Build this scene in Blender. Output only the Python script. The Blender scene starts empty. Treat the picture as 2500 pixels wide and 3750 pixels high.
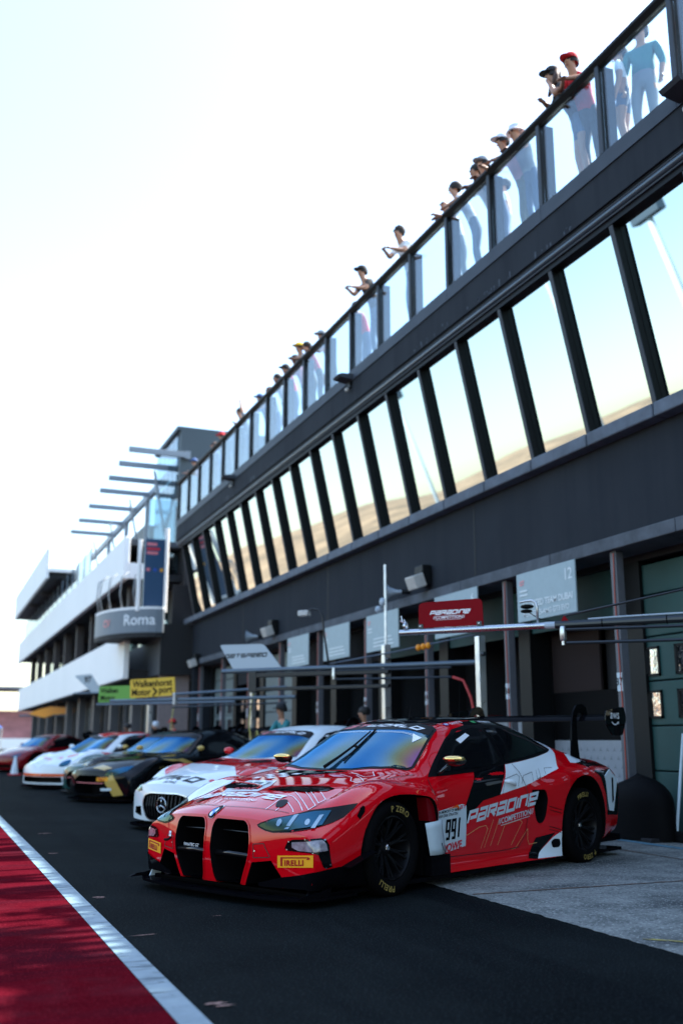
import bpy, bmesh, math, random
from mathutils import Vector, Matrix
from mathutils.bvhtree import BVHTree
from mathutils.geometry import tessellate_polygon

R = math.radians
random.seed(7)
scene = bpy.context.scene
col = scene.collection

# ------------------------------------------------------------------ camera, sky, sun, exposure
cam_data = bpy.data.cameras.new('camera')
cam = bpy.data.objects.new('camera', cam_data)
col.objects.link(cam)
cam.location = (0, 0, 1.15)
cam.rotation_euler = (R(90 + 12.884), 0, R(-22.194))
cam_data.sensor_fit = 'VERTICAL'
cam_data.sensor_height = 36.0
cam_data.lens = 3655.9 / 3750 * 36.0
cam_data.clip_end = 3000
cam_data.dof.use_dof = True
cam_data.dof.focus_distance = 7.7
cam_data.dof.aperture_fstop = 1.1
scene.camera = cam

SUN_AZ = R(85)      # measured from +Y (along the pit lane) towards +X (the building side)
SUN_EL = R(53.6)
world = bpy.data.worlds.new('World')
scene.world = world
world.use_nodes = True
wn = world.node_tree
wn.nodes.clear()
sky = wn.nodes.new('ShaderNodeTexSky')
sky.sky_type = 'NISHITA'
sky.sun_disc = False
sky.sun_elevation = SUN_EL
sky.sun_rotation = SUN_AZ
sky.air_density = 1.35
sky.dust_density = 1.3
sky.ozone_density = 2.2
bg = wn.nodes.new('ShaderNodeBackground')
bg.inputs['Strength'].default_value = 0.15
wo = wn.nodes.new('ShaderNodeOutputWorld')
wn.links.new(sky.outputs[0], bg.inputs['Color'])
wn.links.new(bg.outputs[0], wo.inputs['Surface'])

sun_data = bpy.data.lights.new('sun', 'SUN')
sun_data.energy = 5.0
sun_data.angle = R(0.5)
sun_data.color = (1.0, 0.94, 0.86)
sun = bpy.data.objects.new('sun', sun_data)
col.objects.link(sun)
sun_dir = Vector((math.sin(SUN_AZ) * math.cos(SUN_EL), math.cos(SUN_AZ) * math.cos(SUN_EL), math.sin(SUN_EL)))
sun.rotation_euler = sun_dir.to_track_quat('Z', 'Y').to_euler()

vs = scene.view_settings
vs.view_transform = 'Standard'
vs.look = 'None'
vs.exposure = 1.78
vs.gamma = 1.0

# ------------------------------------------------------------------ materials
MATS = {}
def srgb(r, g, b):
    f = lambda c: c / 12.92 if c <= 0.04045 else ((c + 0.055) / 1.055) ** 2.4
    return (f(r / 255), f(g / 255), f(b / 255))

def mat(name, color=(.5, .5, .5), rough=.5, metal=0., coat=0., spec=.5, emit=None, emit_s=1., alpha=1.,
        var=0., vscale=8., bump=0., bscale=60., rvar=0.):
    if name in MATS: return MATS[name]
    m = bpy.data.materials.new(name); MATS[name] = m
    m.use_nodes = True
    nt = m.node_tree; b = nt.nodes['Principled BSDF']
    b.inputs['Base Color'].default_value = (*color, 1)
    b.inputs['Roughness'].default_value = rough
    b.inputs['Metallic'].default_value = metal
    b.inputs['Specular IOR Level'].default_value = spec
    b.inputs['Coat Weight'].default_value = coat
    b.inputs['Coat Roughness'].default_value = .03
    b.inputs['Alpha'].default_value = alpha
    if emit:
        b.inputs['Emission Color'].default_value = (*emit, 1)
        b.inputs['Emission Strength'].default_value = emit_s
    if var or bump or rvar:
        tc = nt.nodes.new('ShaderNodeTexCoord')
        n = nt.nodes.new('ShaderNodeTexNoise'); n.inputs['Scale'].default_value = vscale
        n.inputs['Detail'].default_value = 6; n.inputs['Roughness'].default_value = .62
        nt.links.new(tc.outputs['Object'], n.inputs['Vector'])
        if var:
            mr = nt.nodes.new('ShaderNodeMapRange')
            mr.inputs[1].default_value = .3; mr.inputs[2].default_value = .7
            mr.inputs[3].default_value = 1 - var; mr.inputs[4].default_value = 1 + var
            nt.links.new(n.outputs[0], mr.inputs[0])
            mx = nt.nodes.new('ShaderNodeVectorMath'); mx.operation = 'SCALE'
            mx.inputs[0].default_value = color
            nt.links.new(mr.outputs[0], mx.inputs['Scale'])
            nt.links.new(mx.outputs[0], b.inputs['Base Color'])
        if rvar:
            mr = nt.nodes.new('ShaderNodeMapRange')
            mr.inputs[1].default_value = .3; mr.inputs[2].default_value = .7
            mr.inputs[3].default_value = max(0, rough - rvar); mr.inputs[4].default_value = min(1, rough + rvar)
            nt.links.new(n.outputs[0], mr.inputs[0]); nt.links.new(mr.outputs[0], b.inputs['Roughness'])
        if bump:
            n2 = nt.nodes.new('ShaderNodeTexNoise'); n2.inputs['Scale'].default_value = bscale
            n2.inputs['Detail'].default_value = 4
            nt.links.new(tc.outputs['Object'], n2.inputs['Vector'])
            bp = nt.nodes.new('ShaderNodeBump'); bp.inputs['Strength'].default_value = bump
            bp.inputs['Distance'].default_value = .01
            nt.links.new(n2.outputs[0], bp.inputs['Height']); nt.links.new(bp.outputs[0], b.inputs['Normal'])
    return m

def glass_mat(name, tint, refl_rough=.02, ior=1.5, base_refl=0.0):
    """thin sheet glass: clear tinted transmission plus a Fresnel reflection"""
    if name in MATS: return MATS[name]
    m = bpy.data.materials.new(name); MATS[name] = m
    m.use_nodes = True
    nt = m.node_tree; nt.nodes.clear()
    out = nt.nodes.new('ShaderNodeOutputMaterial')
    tr = nt.nodes.new('ShaderNodeBsdfTransparent'); tr.inputs[0].default_value = (*tint, 1)
    gl = nt.nodes.new('ShaderNodeBsdfGlossy'); gl.inputs['Roughness'].default_value = refl_rough
    lw = nt.nodes.new('ShaderNodeLayerWeight'); lw.inputs[0].default_value = .5
    pw = nt.nodes.new('ShaderNodeMath'); pw.operation = 'POWER'; pw.inputs[1].default_value = 4.5
    mr = nt.nodes.new('ShaderNodeMapRange'); mr.inputs[3].default_value = max(.03, base_refl); mr.inputs[4].default_value = .9
    mx = nt.nodes.new('ShaderNodeMixShader')
    nt.links.new(lw.outputs['Facing'], pw.inputs[0]); nt.links.new(pw.outputs[0], mr.inputs[0]); nt.links.new(mr.outputs[0], mx.inputs[0])
    nt.links.new(tr.outputs[0], mx.inputs[1]); nt.links.new(gl.outputs[0], mx.inputs[2])
    nt.links.new(mx.outputs[0], out.inputs['Surface'])
    return m

# ------------------------------------------------------------------ mesh helpers
class MB:
    """collects shapes into one mesh"""
    def __init__(s): s.v = []; s.f = []; s.mi = []; s.cur = 0
    def add(s, verts, faces, M=None):
        o = len(s.v)
        for p in verts:
            p = Vector(p)
            if M is not None: p = M @ p
            s.v.append(tuple(p))
        for f in faces: s.f.append(tuple(i + o for i in f)); s.mi.append(s.cur)
        return s
    def box(s, x0, x1, y0, y1, z0, z1, M=None):
        v = [(x0,y0,z0),(x1,y0,z0),(x1,y1,z0),(x0,y1,z0),(x0,y0,z1),(x1,y0,z1),(x1,y1,z1),(x0,y1,z1)]
        return s.add(v, [(0,3,2,1),(4,5,6,7),(0,1,5,4),(1,2,6,5),(2,3,7,6),(3,0,4,7)], M)
    def bevbox(s, x0, x1, y0, y1, z0, z1, b=.01, M=None):
        """box with all edges chamfered"""
        bm = bmesh.new(); bmesh.ops.create_cube(bm, size=1)
        for v in bm.verts:
            v.co = Vector(((x0+x1)/2 + v.co.x*(x1-x0), (y0+y1)/2 + v.co.y*(y1-y0), (z0+z1)/2 + v.co.z*(z1-z0)))
        bmesh.ops.bevel(bm, geom=list(bm.edges), offset=b, segments=2, affect='EDGES', profile=.5)
        bm.verts.ensure_lookup_table(); bm.verts.index_update()
        s.add([v.co.copy() for v in bm.verts], [[v.index for v in f.verts] for f in bm.faces], M); bm.free()
        return s
    def prism(s, poly, t0, t1, axis='X', M=None):
        """closed polygon extruded along an axis; poly in the other two axes' order (XY, XZ or YZ)"""
        n = len(poly)
        def mk(p, t):
            return {'X': (t, p[0], p[1]), 'Y': (p[0], t, p[1]), 'Z': (p[0], p[1], t)}[axis]
        v = [mk(p, t0) for p in poly] + [mk(p, t1) for p in poly]
        tri = tessellate_polygon([[Vector((p[0], p[1], 0)) for p in poly]])
        a = sum(poly[i][0]*poly[(i+1)%n][1] - poly[(i+1)%n][0]*poly[i][1] for i in range(n))
        f = []
        for t in tri:
            p, q, r = (Vector((poly[i][0], poly[i][1])) for i in t)
            if (q-p).cross(r-p) < 0: t = (t[0], t[2], t[1])
            f.append((t[0]+n, t[1]+n, t[2]+n)); f.append((t[0], t[2], t[1]))
        for i in range(n):
            j = (i+1) % n
            f.append((i, j, j+n, i+n) if a > 0 else (j, i, i+n, j+n))
        if axis == 'Y': f = [tuple(reversed(q)) for q in f]
        return s.add(v, f, M)
    def tube(s, pts, r, n=8, cap=True, M=None):
        """round tube along a polyline; r a number or one per point"""
        pts = [Vector(p) for p in pts]
        rs = r if isinstance(r, (list, tuple)) else [r]*len(pts)
        v = []; f = []; prev = None
        for i, p in enumerate(pts):
            d = (pts[min(i+1, len(pts)-1)] - pts[max(i-1, 0)]).normalized()
            if prev is None:
                a = d.orthogonal().normalized()
            else:
                a = (prev - d*prev.dot(d))
                a = a.normalized() if a.length > 1e-6 else d.orthogonal().normalized()
            prev = a; b = d.cross(a)
            for k in range(n):
                t = 2*math.pi*k/n
                v.append(p + (a*math.cos(t) + b*math.sin(t))*rs[i])
        for i in range(len(pts)-1):
            for k in range(n):
                k2 = (k+1) % n
                f.append((i*n+k, i*n+k2, (i+1)*n+k2, (i+1)*n+k))
        if cap:
            f.append(tuple(reversed(range(n)))); f.append(tuple(range((len(pts)-1)*n, len(pts)*n)))
        return s.add(v, f, M)
    def lathe(s, prof, n=32, axis='Z', M=None, closed=False):
        """profile of (radius, height) turned round an axis"""
        v = []; f = []; m = len(prof)
        for k in range(n):
            t = 2*math.pi*k/n; c, q = math.cos(t), math.sin(t)
            for r, h in prof:
                v.append({'Z': (r*c, r*q, h), 'Y': (r*q, h, r*c), 'X': (h, r*c, r*q)}[axis])
        for k in range(n):
            k2 = (k+1) % n
            for i in range(m if closed else m-1):
                i2 = (i+1) % m
                f.append((k*m+i, k2*m+i, k2*m+i2, k*m+i2))
        return s.add(v, f, M)
    def sphere(s, c, r, n=12, m=8, M=None, sc=(1,1,1)):
        prof = [(max(1e-4, math.sin(math.pi*i/m))*r, -math.cos(math.pi*i/m)*r) for i in range(m+1)]
        T = Matrix.Translation(c) @ Matrix.Diagonal((*sc, 1))
        return s.lathe(prof, n, 'Z', (M @ T) if M is not None else T)
    def build(s, name, m=None, parent=None, smooth=False, angle=None, loc=None):
        me = bpy.data.meshes.new(name)
        me.from_pydata([tuple(p) for p in s.v], [], s.f)
        ms = m if isinstance(m, (list, tuple)) else [m]
        for q in ms:
            if q is not None: me.materials.append(q)
        if len(ms) > 1: me.polygons.foreach_set('material_index', s.mi)
        if smooth:
            me.polygons.foreach_set('use_smooth', [True]*len(me.polygons))
            if angle: me.set_sharp_from_angle(angle=R(angle))
        me.update()
        o = bpy.data.objects.new(name, me); col.objects.link(o)
        if parent is not None: o.parent = parent
        if loc is not None: o.location = loc
        return o

def tag(o, label=None, cat=None, group=None, kind=None):
    if label: o['label'] = label
    if cat: o['category'] = cat
    if group: o['group'] = group
    if kind: o['kind'] = kind
    return o

def empty(name, loc=(0,0,0), rz=0, label=None, cat=None, group=None):
    o = bpy.data.objects.new(name, None); col.objects.link(o)
    o.empty_display_size = .2
    o.location = loc; o.rotation_euler = (0, 0, rz)
    return tag(o, label, cat, group)

def share(o, parent=None, loc=None):
    """another object with the same mesh"""
    c = o.copy(); col.objects.link(c)
    if parent is not None: c.parent = parent
    if loc is not None: c.location = loc
    return c

def copy_tree(o, parent=None):
    kids = list(o.children)
    c = o.copy(); col.objects.link(c); c.parent = parent
    for k in kids: copy_tree(k, c)
    return c

def eval_mesh(o):
    dg = bpy.context.evaluated_depsgraph_get()
    me = bpy.data.meshes.new_from_object(o.evaluated_get(dg))
    return me

# ---- interpolation
def pchip(tab):
    tab = sorted(tab); xs = [t[0] for t in tab]; ys = [t[1] for t in tab]; n = len(xs)
    h = [xs[i+1]-xs[i] for i in range(n-1)]; d = [(ys[i+1]-ys[i])/h[i] for i in range(n-1)]
    m = [0.]*n; m[0] = d[0]; m[-1] = d[-1]
    for i in range(1, n-1):
        if d[i-1]*d[i] > 0:
            w1 = 2*h[i]+h[i-1]; w2 = h[i]+2*h[i-1]
            m[i] = (w1+w2)/(w1/d[i-1]+w2/d[i])
    def g(x):
        if x <= xs[0]: return ys[0]
        if x >= xs[-1]: return ys[-1]
        i = max(j for j in range(n-1) if xs[j] <= x); t = (x-xs[i])/h[i]
        return ((1+2*t)*(1-t)**2*ys[i] + t*(1-t)**2*h[i]*m[i] + t*t*(3-2*t)*ys[i+1] + t*t*(t-1)*h[i]*m[i+1])
    return g

def catmull(P, n):
    """samples a curve through the points P, n per span"""
    out = []
    for i in range(len(P)-1):
        p0 = P[max(i-1,0)]; p1 = P[i]; p2 = P[i+1]; p3 = P[min(i+2,len(P)-1)]
        for k in range(n):
            t = k/n
            out.append(tuple(.5*((2*b)+(-a+c)*t+(2*a-5*b+4*c-d)*t*t+(-a+3*b-3*c+d)*t**3) for a,b,c,d in zip(p0,p1,p2,p3)))
    out.append(tuple(P[-1])); return out

def rounded(poly, r, n=5):
    """polygon with rounded corners; r a number or one per corner"""
    m = len(poly); out = []
    for i in range(m):
        p = Vector(poly[i]).to_2d(); a = Vector(poly[i-1]).to_2d(); b = Vector(poly[(i+1)%m]).to_2d()
        rr = r[i] if isinstance(r, (list, tuple)) else r
        da = a-p; db = b-p
        q = min(rr, da.length*.49, db.length*.49)
        if q < 1e-5: out.append(tuple(p)); continue
        s0 = p+da.normalized()*q; s1 = p+db.normalized()*q
        for k in range(n+1):
            t = k/n
            out.append(tuple(s0*(1-t)**2 + p*2*t*(1-t) + s1*t*t))
    return out

# ---- lettering: flat 2-D shapes as (verts, faces)
_txt = {}
def text2d(s, size=1., shear=0., bold=0., space=1., align='CENTER'):
    key = (s, shear, bold, space)
    if key not in _txt:
        cu = bpy.data.curves.new('t', 'FONT'); cu.body = s; cu.size = 1; cu.shear = shear
        cu.offset = bold; cu.space_character = space; cu.resolution_u = 3; cu.fill_mode = 'FRONT'
        o = bpy.data.objects.new('t', cu); col.objects.link(o)
        me = eval_mesh(o)
        v = [(p.co.x, p.co.y) for p in me.vertices]; f = [tuple(p.vertices) for p in me.polygons]
        bpy.data.objects.remove(o); bpy.data.curves.remove(cu); bpy.data.meshes.remove(me)
        _txt[key] = (v, f)
    v, f = _txt[key]
    if not v: return [], []
    x0 = min(p[0] for p in v); x1 = max(p[0] for p in v)
    y0 = min(p[1] for p in v); y1 = max(p[1] for p in v)
    dx = {'CENTER': (x0+x1)/2, 'LEFT': x0, 'RIGHT': x1}[align]
    return [((p[0]-dx)*size, (p[1]-(y0+y1)/2)*size) for p in v], f

GLYPH = {  # square technical letters drawn as strokes in a unit box
 'P': [[(0,0),(0,1),(1,1),(1,.42),(.2,.42)]], 'A': [[(0,1),(1,1),(1,0),(0,0),(0,.5),(.85,.5)]],
 'R': [[(0,0),(0,1),(1,1),(1,.5),(.2,.5)],[(.45,.5),(1,0)]], 'D': [[(0,0),(0,1),(1,1),(1,0),(0,0),(0,.2)]],
 'I': [[(.0,0),(.0,1)]], 'N': [[(0,0),(0,1),(1,1),(1,0)]], 'E': [[(1,0),(0,0),(0,1),(1,1),(1,.5),(.1,.5)]],
 'W': [[(0,1),(0,0),(1,0),(1,1)],[(.5,.1),(.5,.75)]], 'O': [[(0,0),(0,1),(1,1),(1,0),(0,0),(0,.2)]],
 'L': [[(0,1),(0,0),(1,0)]], 'G': [[(1,1),(0,1),(0,0),(1,0),(1,.5),(.5,.5)]], 'T': [[(0,1),(1,1)],[(.5,1),(.5,0)]],
 '9': [[(.1,0),(1,0),(1,1),(0,1),(0,.42),(1,.42)]], '1': [[(.25,1),(.7,1),(.7,0)]], '3': [[(0,1),(1,1),(1,0),(0,0)],[(.3,.5),(1,.5)]],
 'K': [[(0,0),(0,1)],[(1,1),(.1,.5),(1,0)]], 'S': [[(1,1),(0,1),(0,.5),(1,.5),(1,0),(0,0)]], 'C': [[(1,1),(0,1),(0,0),(1,0)]],
}
def stroke2d(line, w):
    """a polyline as a band of width w with mitred corners"""
    P = [Vector(p) for p in line]; n = len(P); closed = n > 2 and (P[0]-P[-1]).length < 1e-6
    if closed: P = P[:-1]; n -= 1
    L = []; Rr = []
    for i in range(n):
        a = P[i-1] if (i > 0 or closed) else None; b = P[(i+1)%n] if (i < n-1 or closed) else None
        d1 = (P[i]-a).normalized() if a is not None else None
        d2 = (b-P[i]).normalized() if b is not None else None
        if d1 is None: d1 = d2
        if d2 is None: d2 = d1
        nn = Vector((-d1.y, d1.x)) + Vector((-d2.y, d2.x))
        nn = nn.normalized() if nn.length > 1e-4 else Vector((-d1.y, d1.x))
        k = max(.45, nn.dot(Vector((-d1.y, d1.x))))
        L.append(P[i]+nn*w/2/k); Rr.append(P[i]-nn*w/2/k)
    v = [tuple(p) for p in L+Rr]; f = []
    for i in range(n if closed else n-1):
        j = (i+1) % n; f.append((i, n+i, n+j, j))
    return v, f
def glyphs2d(s, h=1., wid=1., gap=.35, stroke=.22, shear=0., cut=0.):
    v = []; f = []; x = 0
    for ch in s:
        w = wid*(.0 if ch == 'I' else .62 if ch == '1' else 1.35 if ch == 'W' else 1)
        for line in GLYPH.get(ch, []):
            sv, sf = stroke2d([(x + p[0]*w, p[1]*(1-stroke)+stroke/2) for p in line], stroke)
            o = len(v); v += sv; f += [tuple(i+o for i in q) for q in sf]
        x += w + gap + stroke
    tot = x - gap - stroke
    return [((p[0]-tot/2 + shear*(p[1]-.5))*h, (p[1]-.5)*h) for p in v], f
def merge2d(*parts):
    v = []; f = []
    for (pv, pf), (dx, dy) in parts:
        o = len(v); v += [(p[0]+dx, p[1]+dy) for p in pv]; f += [tuple(i+o for i in q) for q in pf]
    return v, f
def poly2d(poly): return [tuple(p) for p in poly], [tuple(range(len(poly)))]
def arc2d(cx, cy, r, a0, a1, w, n=24):
    return stroke2d([(cx+r*math.cos(R(a0+(a1-a0)*i/n)), cy+r*math.sin(R(a0+(a1-a0)*i/n))) for i in range(n+1)], w)
def flat_obj(name, shp, M, m, parent=None):
    """a flat 2-D shape placed by the matrix M (x right, y up, z out)"""
    return MB().add([(p[0], p[1], 0) for p in shp[0]], shp[1], M).build(name, m, parent)
def frame(o, x, y):
    """matrix from an origin and the right and up directions"""
    x = Vector(x).normalized(); y = Vector(y); y = (y - x*y.dot(x)).normalized(); z = x.cross(y)
    return Matrix(((x.x,y.x,z.x,o[0]),(x.y,y.y,z.y,o[1]),(x.z,y.z,z.z,o[2]),(0,0,0,1)))
# ------------------------------------------------------------------ shared materials
def paint(name, c, rough=.30, coat=1., **k): return mat(name, c, rough, coat=coat, **k)
paint('red_paint', (.56, .0008, .006), .45, 1.0, spec=.0)
paint('white_paint', (.66, .72, .75), .45, .7, spec=.0)
paint('black_paint', (.003, .0035, .0045), .4, .4, spec=.0)
paint('dark_red_paint', (.16, .002, .006), .4, .7, spec=.0)
paint('gold_paint', (.42, .28, .07), .4, .7, spec=.0)
paint('teal_paint', (.012, .06, .055), .4, .8, spec=.0)
paint('orange_paint', (.70, .10, .012), .4, .7, spec=.0)
mat('vinyl_white', (.78, .80, .82), .4); mat('vinyl_black', (.003, .003, .004), .4, spec=.08)
mat('vinyl_gold', (.62, .36, .14), .4); mat('vinyl_pink', (.75, .20, .22), .4); mat('vinyl_red', (.55, .01, .03), .4)
mat('vinyl_dark_line', (.03, .05, .06), .4); mat('vinyl_blue', (.01, .06, .35), .4); mat('vinyl_green', (.02, .30, .08), .4)
mat('sticker_yellow', (.78, .34, .010), .5, spec=.2); mat('sticker_red', (.34, .003, .006), .5, spec=.2)
mat('panel_white', (.50, .58, .62), .5, var=.05, spec=.3)
mat('carbon', (.003, .003, .004), .4, coat=.12, spec=.0)
mat('black_void', (.002, .002, .0025), .7, spec=.1)
mat('seam', (.02, .002, .004), .6); mat('seam_black', (.006, .006, .006), .6)
mat('tyre', (.004, .004, .0045), .78, bump=.15, bscale=90, spec=.03)
mat('tyre_letters', (.30, .22, .06), .75, spec=.2); mat('tyre_letters_blue', (.10, .20, .28), .7)
mat('rim_black', (.006, .006, .007), .32, metal=.2, spec=.15); mat('rim_gold', (.35, .24, .08), .35, metal=.7)
mat('brake', (.03, .03, .03), .45, metal=.8); mat('nut_steel', (.55, .58, .62), .22, metal=1.); mat('nut_red', (.5, .02, .03), .35, metal=.3)
mat('steel', (.50, .52, .54), .28, metal=1., rvar=.08); mat('steel_dark', (.05, .055, .06), .35, metal=.8)
mat('alloy', (.58, .60, .62), .35, metal=1., rvar=.1); mat('black_metal', (.012, .013, .015), .4, metal=.3)
mat('black_rubber', (.004, .004, .0045), .8, spec=.15); mat('side_glass', (.003, .004, .005), .06, spec=.4)
mat('lamp_black', (.003, .0035, .004), .3, coat=.25, spec=.0); mat('lamp_chrome', (.45, .52, .58), .15, metal=1.); mat('lamp_tube', (.20, .30, .36), .2, metal=.6)
mat('gloss_black', (.006, .006, .007), .3, coat=.8, spec=.1); mat('gold_chrome', (.85, .58, .20), .12, metal=1.)
mat('mirror_black', (.006, .006, .007), .2, coat=.5)
def film_glass(name, base, thick, spread, ior=1.75, rough=.03):
    """dark glass whose thin coating shifts through the colours of the spectrum"""
    m = mat(name, base, rough, coat=0.)
    nt = m.node_tree; b = nt.nodes['Principled BSDF']; b.inputs['IOR'].default_value = ior
    b.inputs['Specular IOR Level'].default_value = .9
    tc = nt.nodes.new('ShaderNodeTexCoord'); mp = nt.nodes.new('ShaderNodeMapping'); mp.inputs['Scale'].default_value = (.8, 1.7, 1.2)
    n = nt.nodes.new('ShaderNodeTexNoise'); n.inputs['Scale'].default_value = 1.0; n.inputs['Detail'].default_value = .5
    mr = nt.nodes.new('ShaderNodeMapRange'); mr.inputs[1].default_value = .3; mr.inputs[2].default_value = .7
    mr.inputs[3].default_value = thick-spread; mr.inputs[4].default_value = thick+spread
    nt.links.new(tc.outputs['Object'], mp.inputs[0]); nt.links.new(mp.outputs[0], n.inputs['Vector'])
    nt.links.new(n.outputs[0], mr.inputs[0]); nt.links.new(mr.outputs[0], b.inputs['Thin Film Thickness'])
    b.inputs['Thin Film IOR'].default_value = 1.25
    b.inputs['Specular Tint'].default_value = (.52, .72, 1.0, 1)
    return m
film_glass('windscreen_film', (.008, .032, .055), 300, 110)
film_glass('headlamp_glass', (.006, .035, .05), 300, 60, ior=1.45)
film_glass('windscreen_dim', (.008, .03, .045), 300, 120, ior=1.6)
mat('fog_lens', (.22, .20, .23), .10, coat=.8, var=.5, vscale=22)

# ------------------------------------------------------------------ logos as flat shapes
def pirelli2d(h):
    """long-armed P over the other letters"""
    parts = [(text2d('IRELLI', .86*h, bold=.045, space=1.12, align='LEFT'), (.52*h, -.16*h))]
    parts.append((poly2d([(0, -.5*h), (.26*h, -.5*h), (.26*h, .26*h), (0, .26*h)]), (0, 0)))
    w = 3.75*h
    parts.append((poly2d([(0, .5*h), (w-.2*h, .5*h), (w, .40*h), (w, .26*h), (w-.1*h, .2*h), (w-.45*h, .2*h), (w-.45*h, .27*h), (w-.32*h, .30*h), (w-.35*h, .36*h), (.26*h, .36*h), (.26*h, .26*h), (0, .26*h)]), (0, 0)))
    v, f = merge2d(*parts); return [(p[0]-w/2, p[1]) for p in v], f
def paradine2d(h):
    return glyphs2d('PARADINE', h, wid=.95, gap=.12, stroke=.24, shear=.42)
def competition2d(h):
    v = merge2d((text2d('//COMPETITION//', h*1.35, space=1.02, bold=.018), (0, 0)), (poly2d([(-4.6*h, -.82*h), (4.3*h, -.82*h), (4.3*h, -.72*h), (-4.6*h, -.72*h)]), (0, 0)))
    return v

def roundel(car, at, r=.041, view='F'):
    """white ring, black ring and four quarters"""
    disc = lambda rad: poly2d([(rad*math.cos(t*math.pi/16), rad*math.sin(t*math.pi/16)) for t in range(32)])
    b = car.decal('badge', disc(r), view, at, MATS['vinyl_white'], .006)
    car.decal('badge_ring', disc(r*.93), view, at, MATS['vinyl_black'], .008, parent=b)
    car.decal('badge_field', disc(r*.60), view, at, MATS['vinyl_white'], .010, parent=b)
    for a in (90, 270):
        q = poly2d([(0, 0)] + [(r*.57*math.cos(R(a+i*15)), r*.57*math.sin(R(a+i*15))) for i in range(7)])
        car.decal('badge_quarter', q, view, at, mat('badge_blue', (.02, .22, .62), .4), .0115, parent=b)
# ------------------------------------------------------------------ ground
def ground_mat(name, base, dark, scale, speck=0., rough=.85, streak=None, bump=.25, patch=None, spec=.3, rv=.1, sp_scale=260., worn=None, wlo=.3, whi=.7):
    m = bpy.data.materials.new(name); MATS[name] = m; m.use_nodes = True
    nt = m.node_tree; b = nt.nodes['Principled BSDF']; L = nt.links.new
    b.inputs['Specular IOR Level'].default_value = spec
    tc = nt.nodes.new('ShaderNodeTexCoord')
    def noise(sc, det=6, ro=.6, mapping=None):
        n = nt.nodes.new('ShaderNodeTexNoise'); n.inputs['Scale'].default_value = sc; n.inputs['Detail'].default_value = det; n.inputs['Roughness'].default_value = ro
        if mapping:
            mp = nt.nodes.new('ShaderNodeMapping'); mp.inputs['Scale'].default_value = mapping[0]; mp.inputs['Rotation'].default_value = mapping[1]
            L(tc.outputs['Object'], mp.inputs[0]); L(mp.outputs[0], n.inputs['Vector'])
        else: L(tc.outputs['Object'], n.inputs['Vector'])
        return n
    def ramp(src, lo, hi):
        r = nt.nodes.new('ShaderNodeMapRange'); r.inputs[1].default_value = lo; r.inputs[2].default_value = hi; L(src, r.inputs[0]); return r.outputs[0]
    def mix(fac, a, c):
        x = nt.nodes.new('ShaderNodeMix'); x.data_type = 'RGBA'
        L(fac, x.inputs['Factor'])
        for v, sock in ((a, x.inputs['A']), (c, x.inputs['B'])):
            if isinstance(v, tuple): sock.default_value = (*v, 1)
            else: L(v, sock)
        return x.outputs['Result']
    cur = mix(ramp(noise(scale).outputs[0], wlo, whi), dark, base)
    if patch: cur = mix(ramp(noise(patch[1], 3).outputs[0], patch[2], patch[3]), cur, patch[0])
    if streak: cur = mix(ramp(noise(streak[1], 5, .55, (streak[2], (0, 0, R(streak[3])))).outputs[0], streak[4], streak[5]), cur, streak[0])
    sn = noise(sp_scale, 2, .5)
    if speck: cur = mix(ramp(sn.outputs[0], .56, .70), cur, tuple(min(1, c*speck + .004) for c in base))
    if worn: cur = mix(ramp(noise(worn[1], 8, .75).outputs[0], worn[2], worn[3]), cur, worn[0])
    L(cur, b.inputs['Base Color'])
    rr = nt.nodes.new('ShaderNodeMapRange'); rr.inputs[3].default_value = rough-rv; rr.inputs[4].default_value = min(1, rough+rv)
    L(noise(scale*.5).outputs[0], rr.inputs[0]); L(rr.outputs[0], b.inputs['Roughness'])
    bp = nt.nodes.new('ShaderNodeBump'); bp.inputs['Strength'].default_value = bump; bp.inputs['Distance'].default_value = .008
    L(sn.outputs[0], bp.inputs['Height']); L(bp.outputs[0], b.inputs['Normal'])
    return m

ground_mat('asphalt', (.0100, .0128, .0132), (.0040, .0053, .0057), .9, speck=2.2, rough=.85, streak=((.0045, .006, .0068), .8, (3.0, .25, 1), 12, .50, .70), bump=.6, spec=.01, sp_scale=75, patch=((.0145, .0185, .019), .35, .55, .8))
ground_mat('red_lane', (.105, .0045, .010), (.058, .0025, .006), 2.2, speck=1.35, spec=.0, rough=.8, streak=((.035, .006, .011), 1.1, (.35, 2.2, 1), -8, .50, .72), bump=.35, patch=((.080, .012, .018), 1.7, .52, .75), sp_scale=90)
ground_mat('line_white', (.28, .345, .375), (.20, .25, .28), 5, rough=.7, spec=.05, streak=((.085, .11, .125), 3.2, (.7, 4.5, 1), 6, .54, .66), worn=((.03, .038, .042), 14, .60, .70), bump=.3, sp_scale=90)
ground_mat('apron_concrete', (.255, .26, .24), (.145, .15, .142), 3.0, speck=1.5, spec=.0, rough=.85, streak=((.05, .054, .056), .7, (.6, 2.0, 1), -25, .55, .72), bump=.9, sp_scale=45, wlo=.35, whi=.65, worn=((.05, .056, .058), 26, .50, .70))
ground_mat('line_blue', (.12, .26, .33), (.09, .20, .26), 6, rough=.6, worn=((.08, .09, .1), 8, .55, .68))
ground_mat('line_orange', (.16, .07, .03), (.09, .05, .03), 6, rough=.7, worn=((.10, .10, .1), 10, .5, .6))
ground_mat('line_yellow', (.45, .36, .08), (.30, .25, .08), 6, rough=.7, worn=((.10, .10, .1), 10, .5, .6))
ground_mat('sand', (.42, .28, .17), (.24, .165, .10), .09, rough=.95, streak=((.16, .115, .075), .05, (1, 3, 1), 20, .45, .65), bump=.1, patch=((.14, .115, .08), .12, .58, .7))

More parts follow.
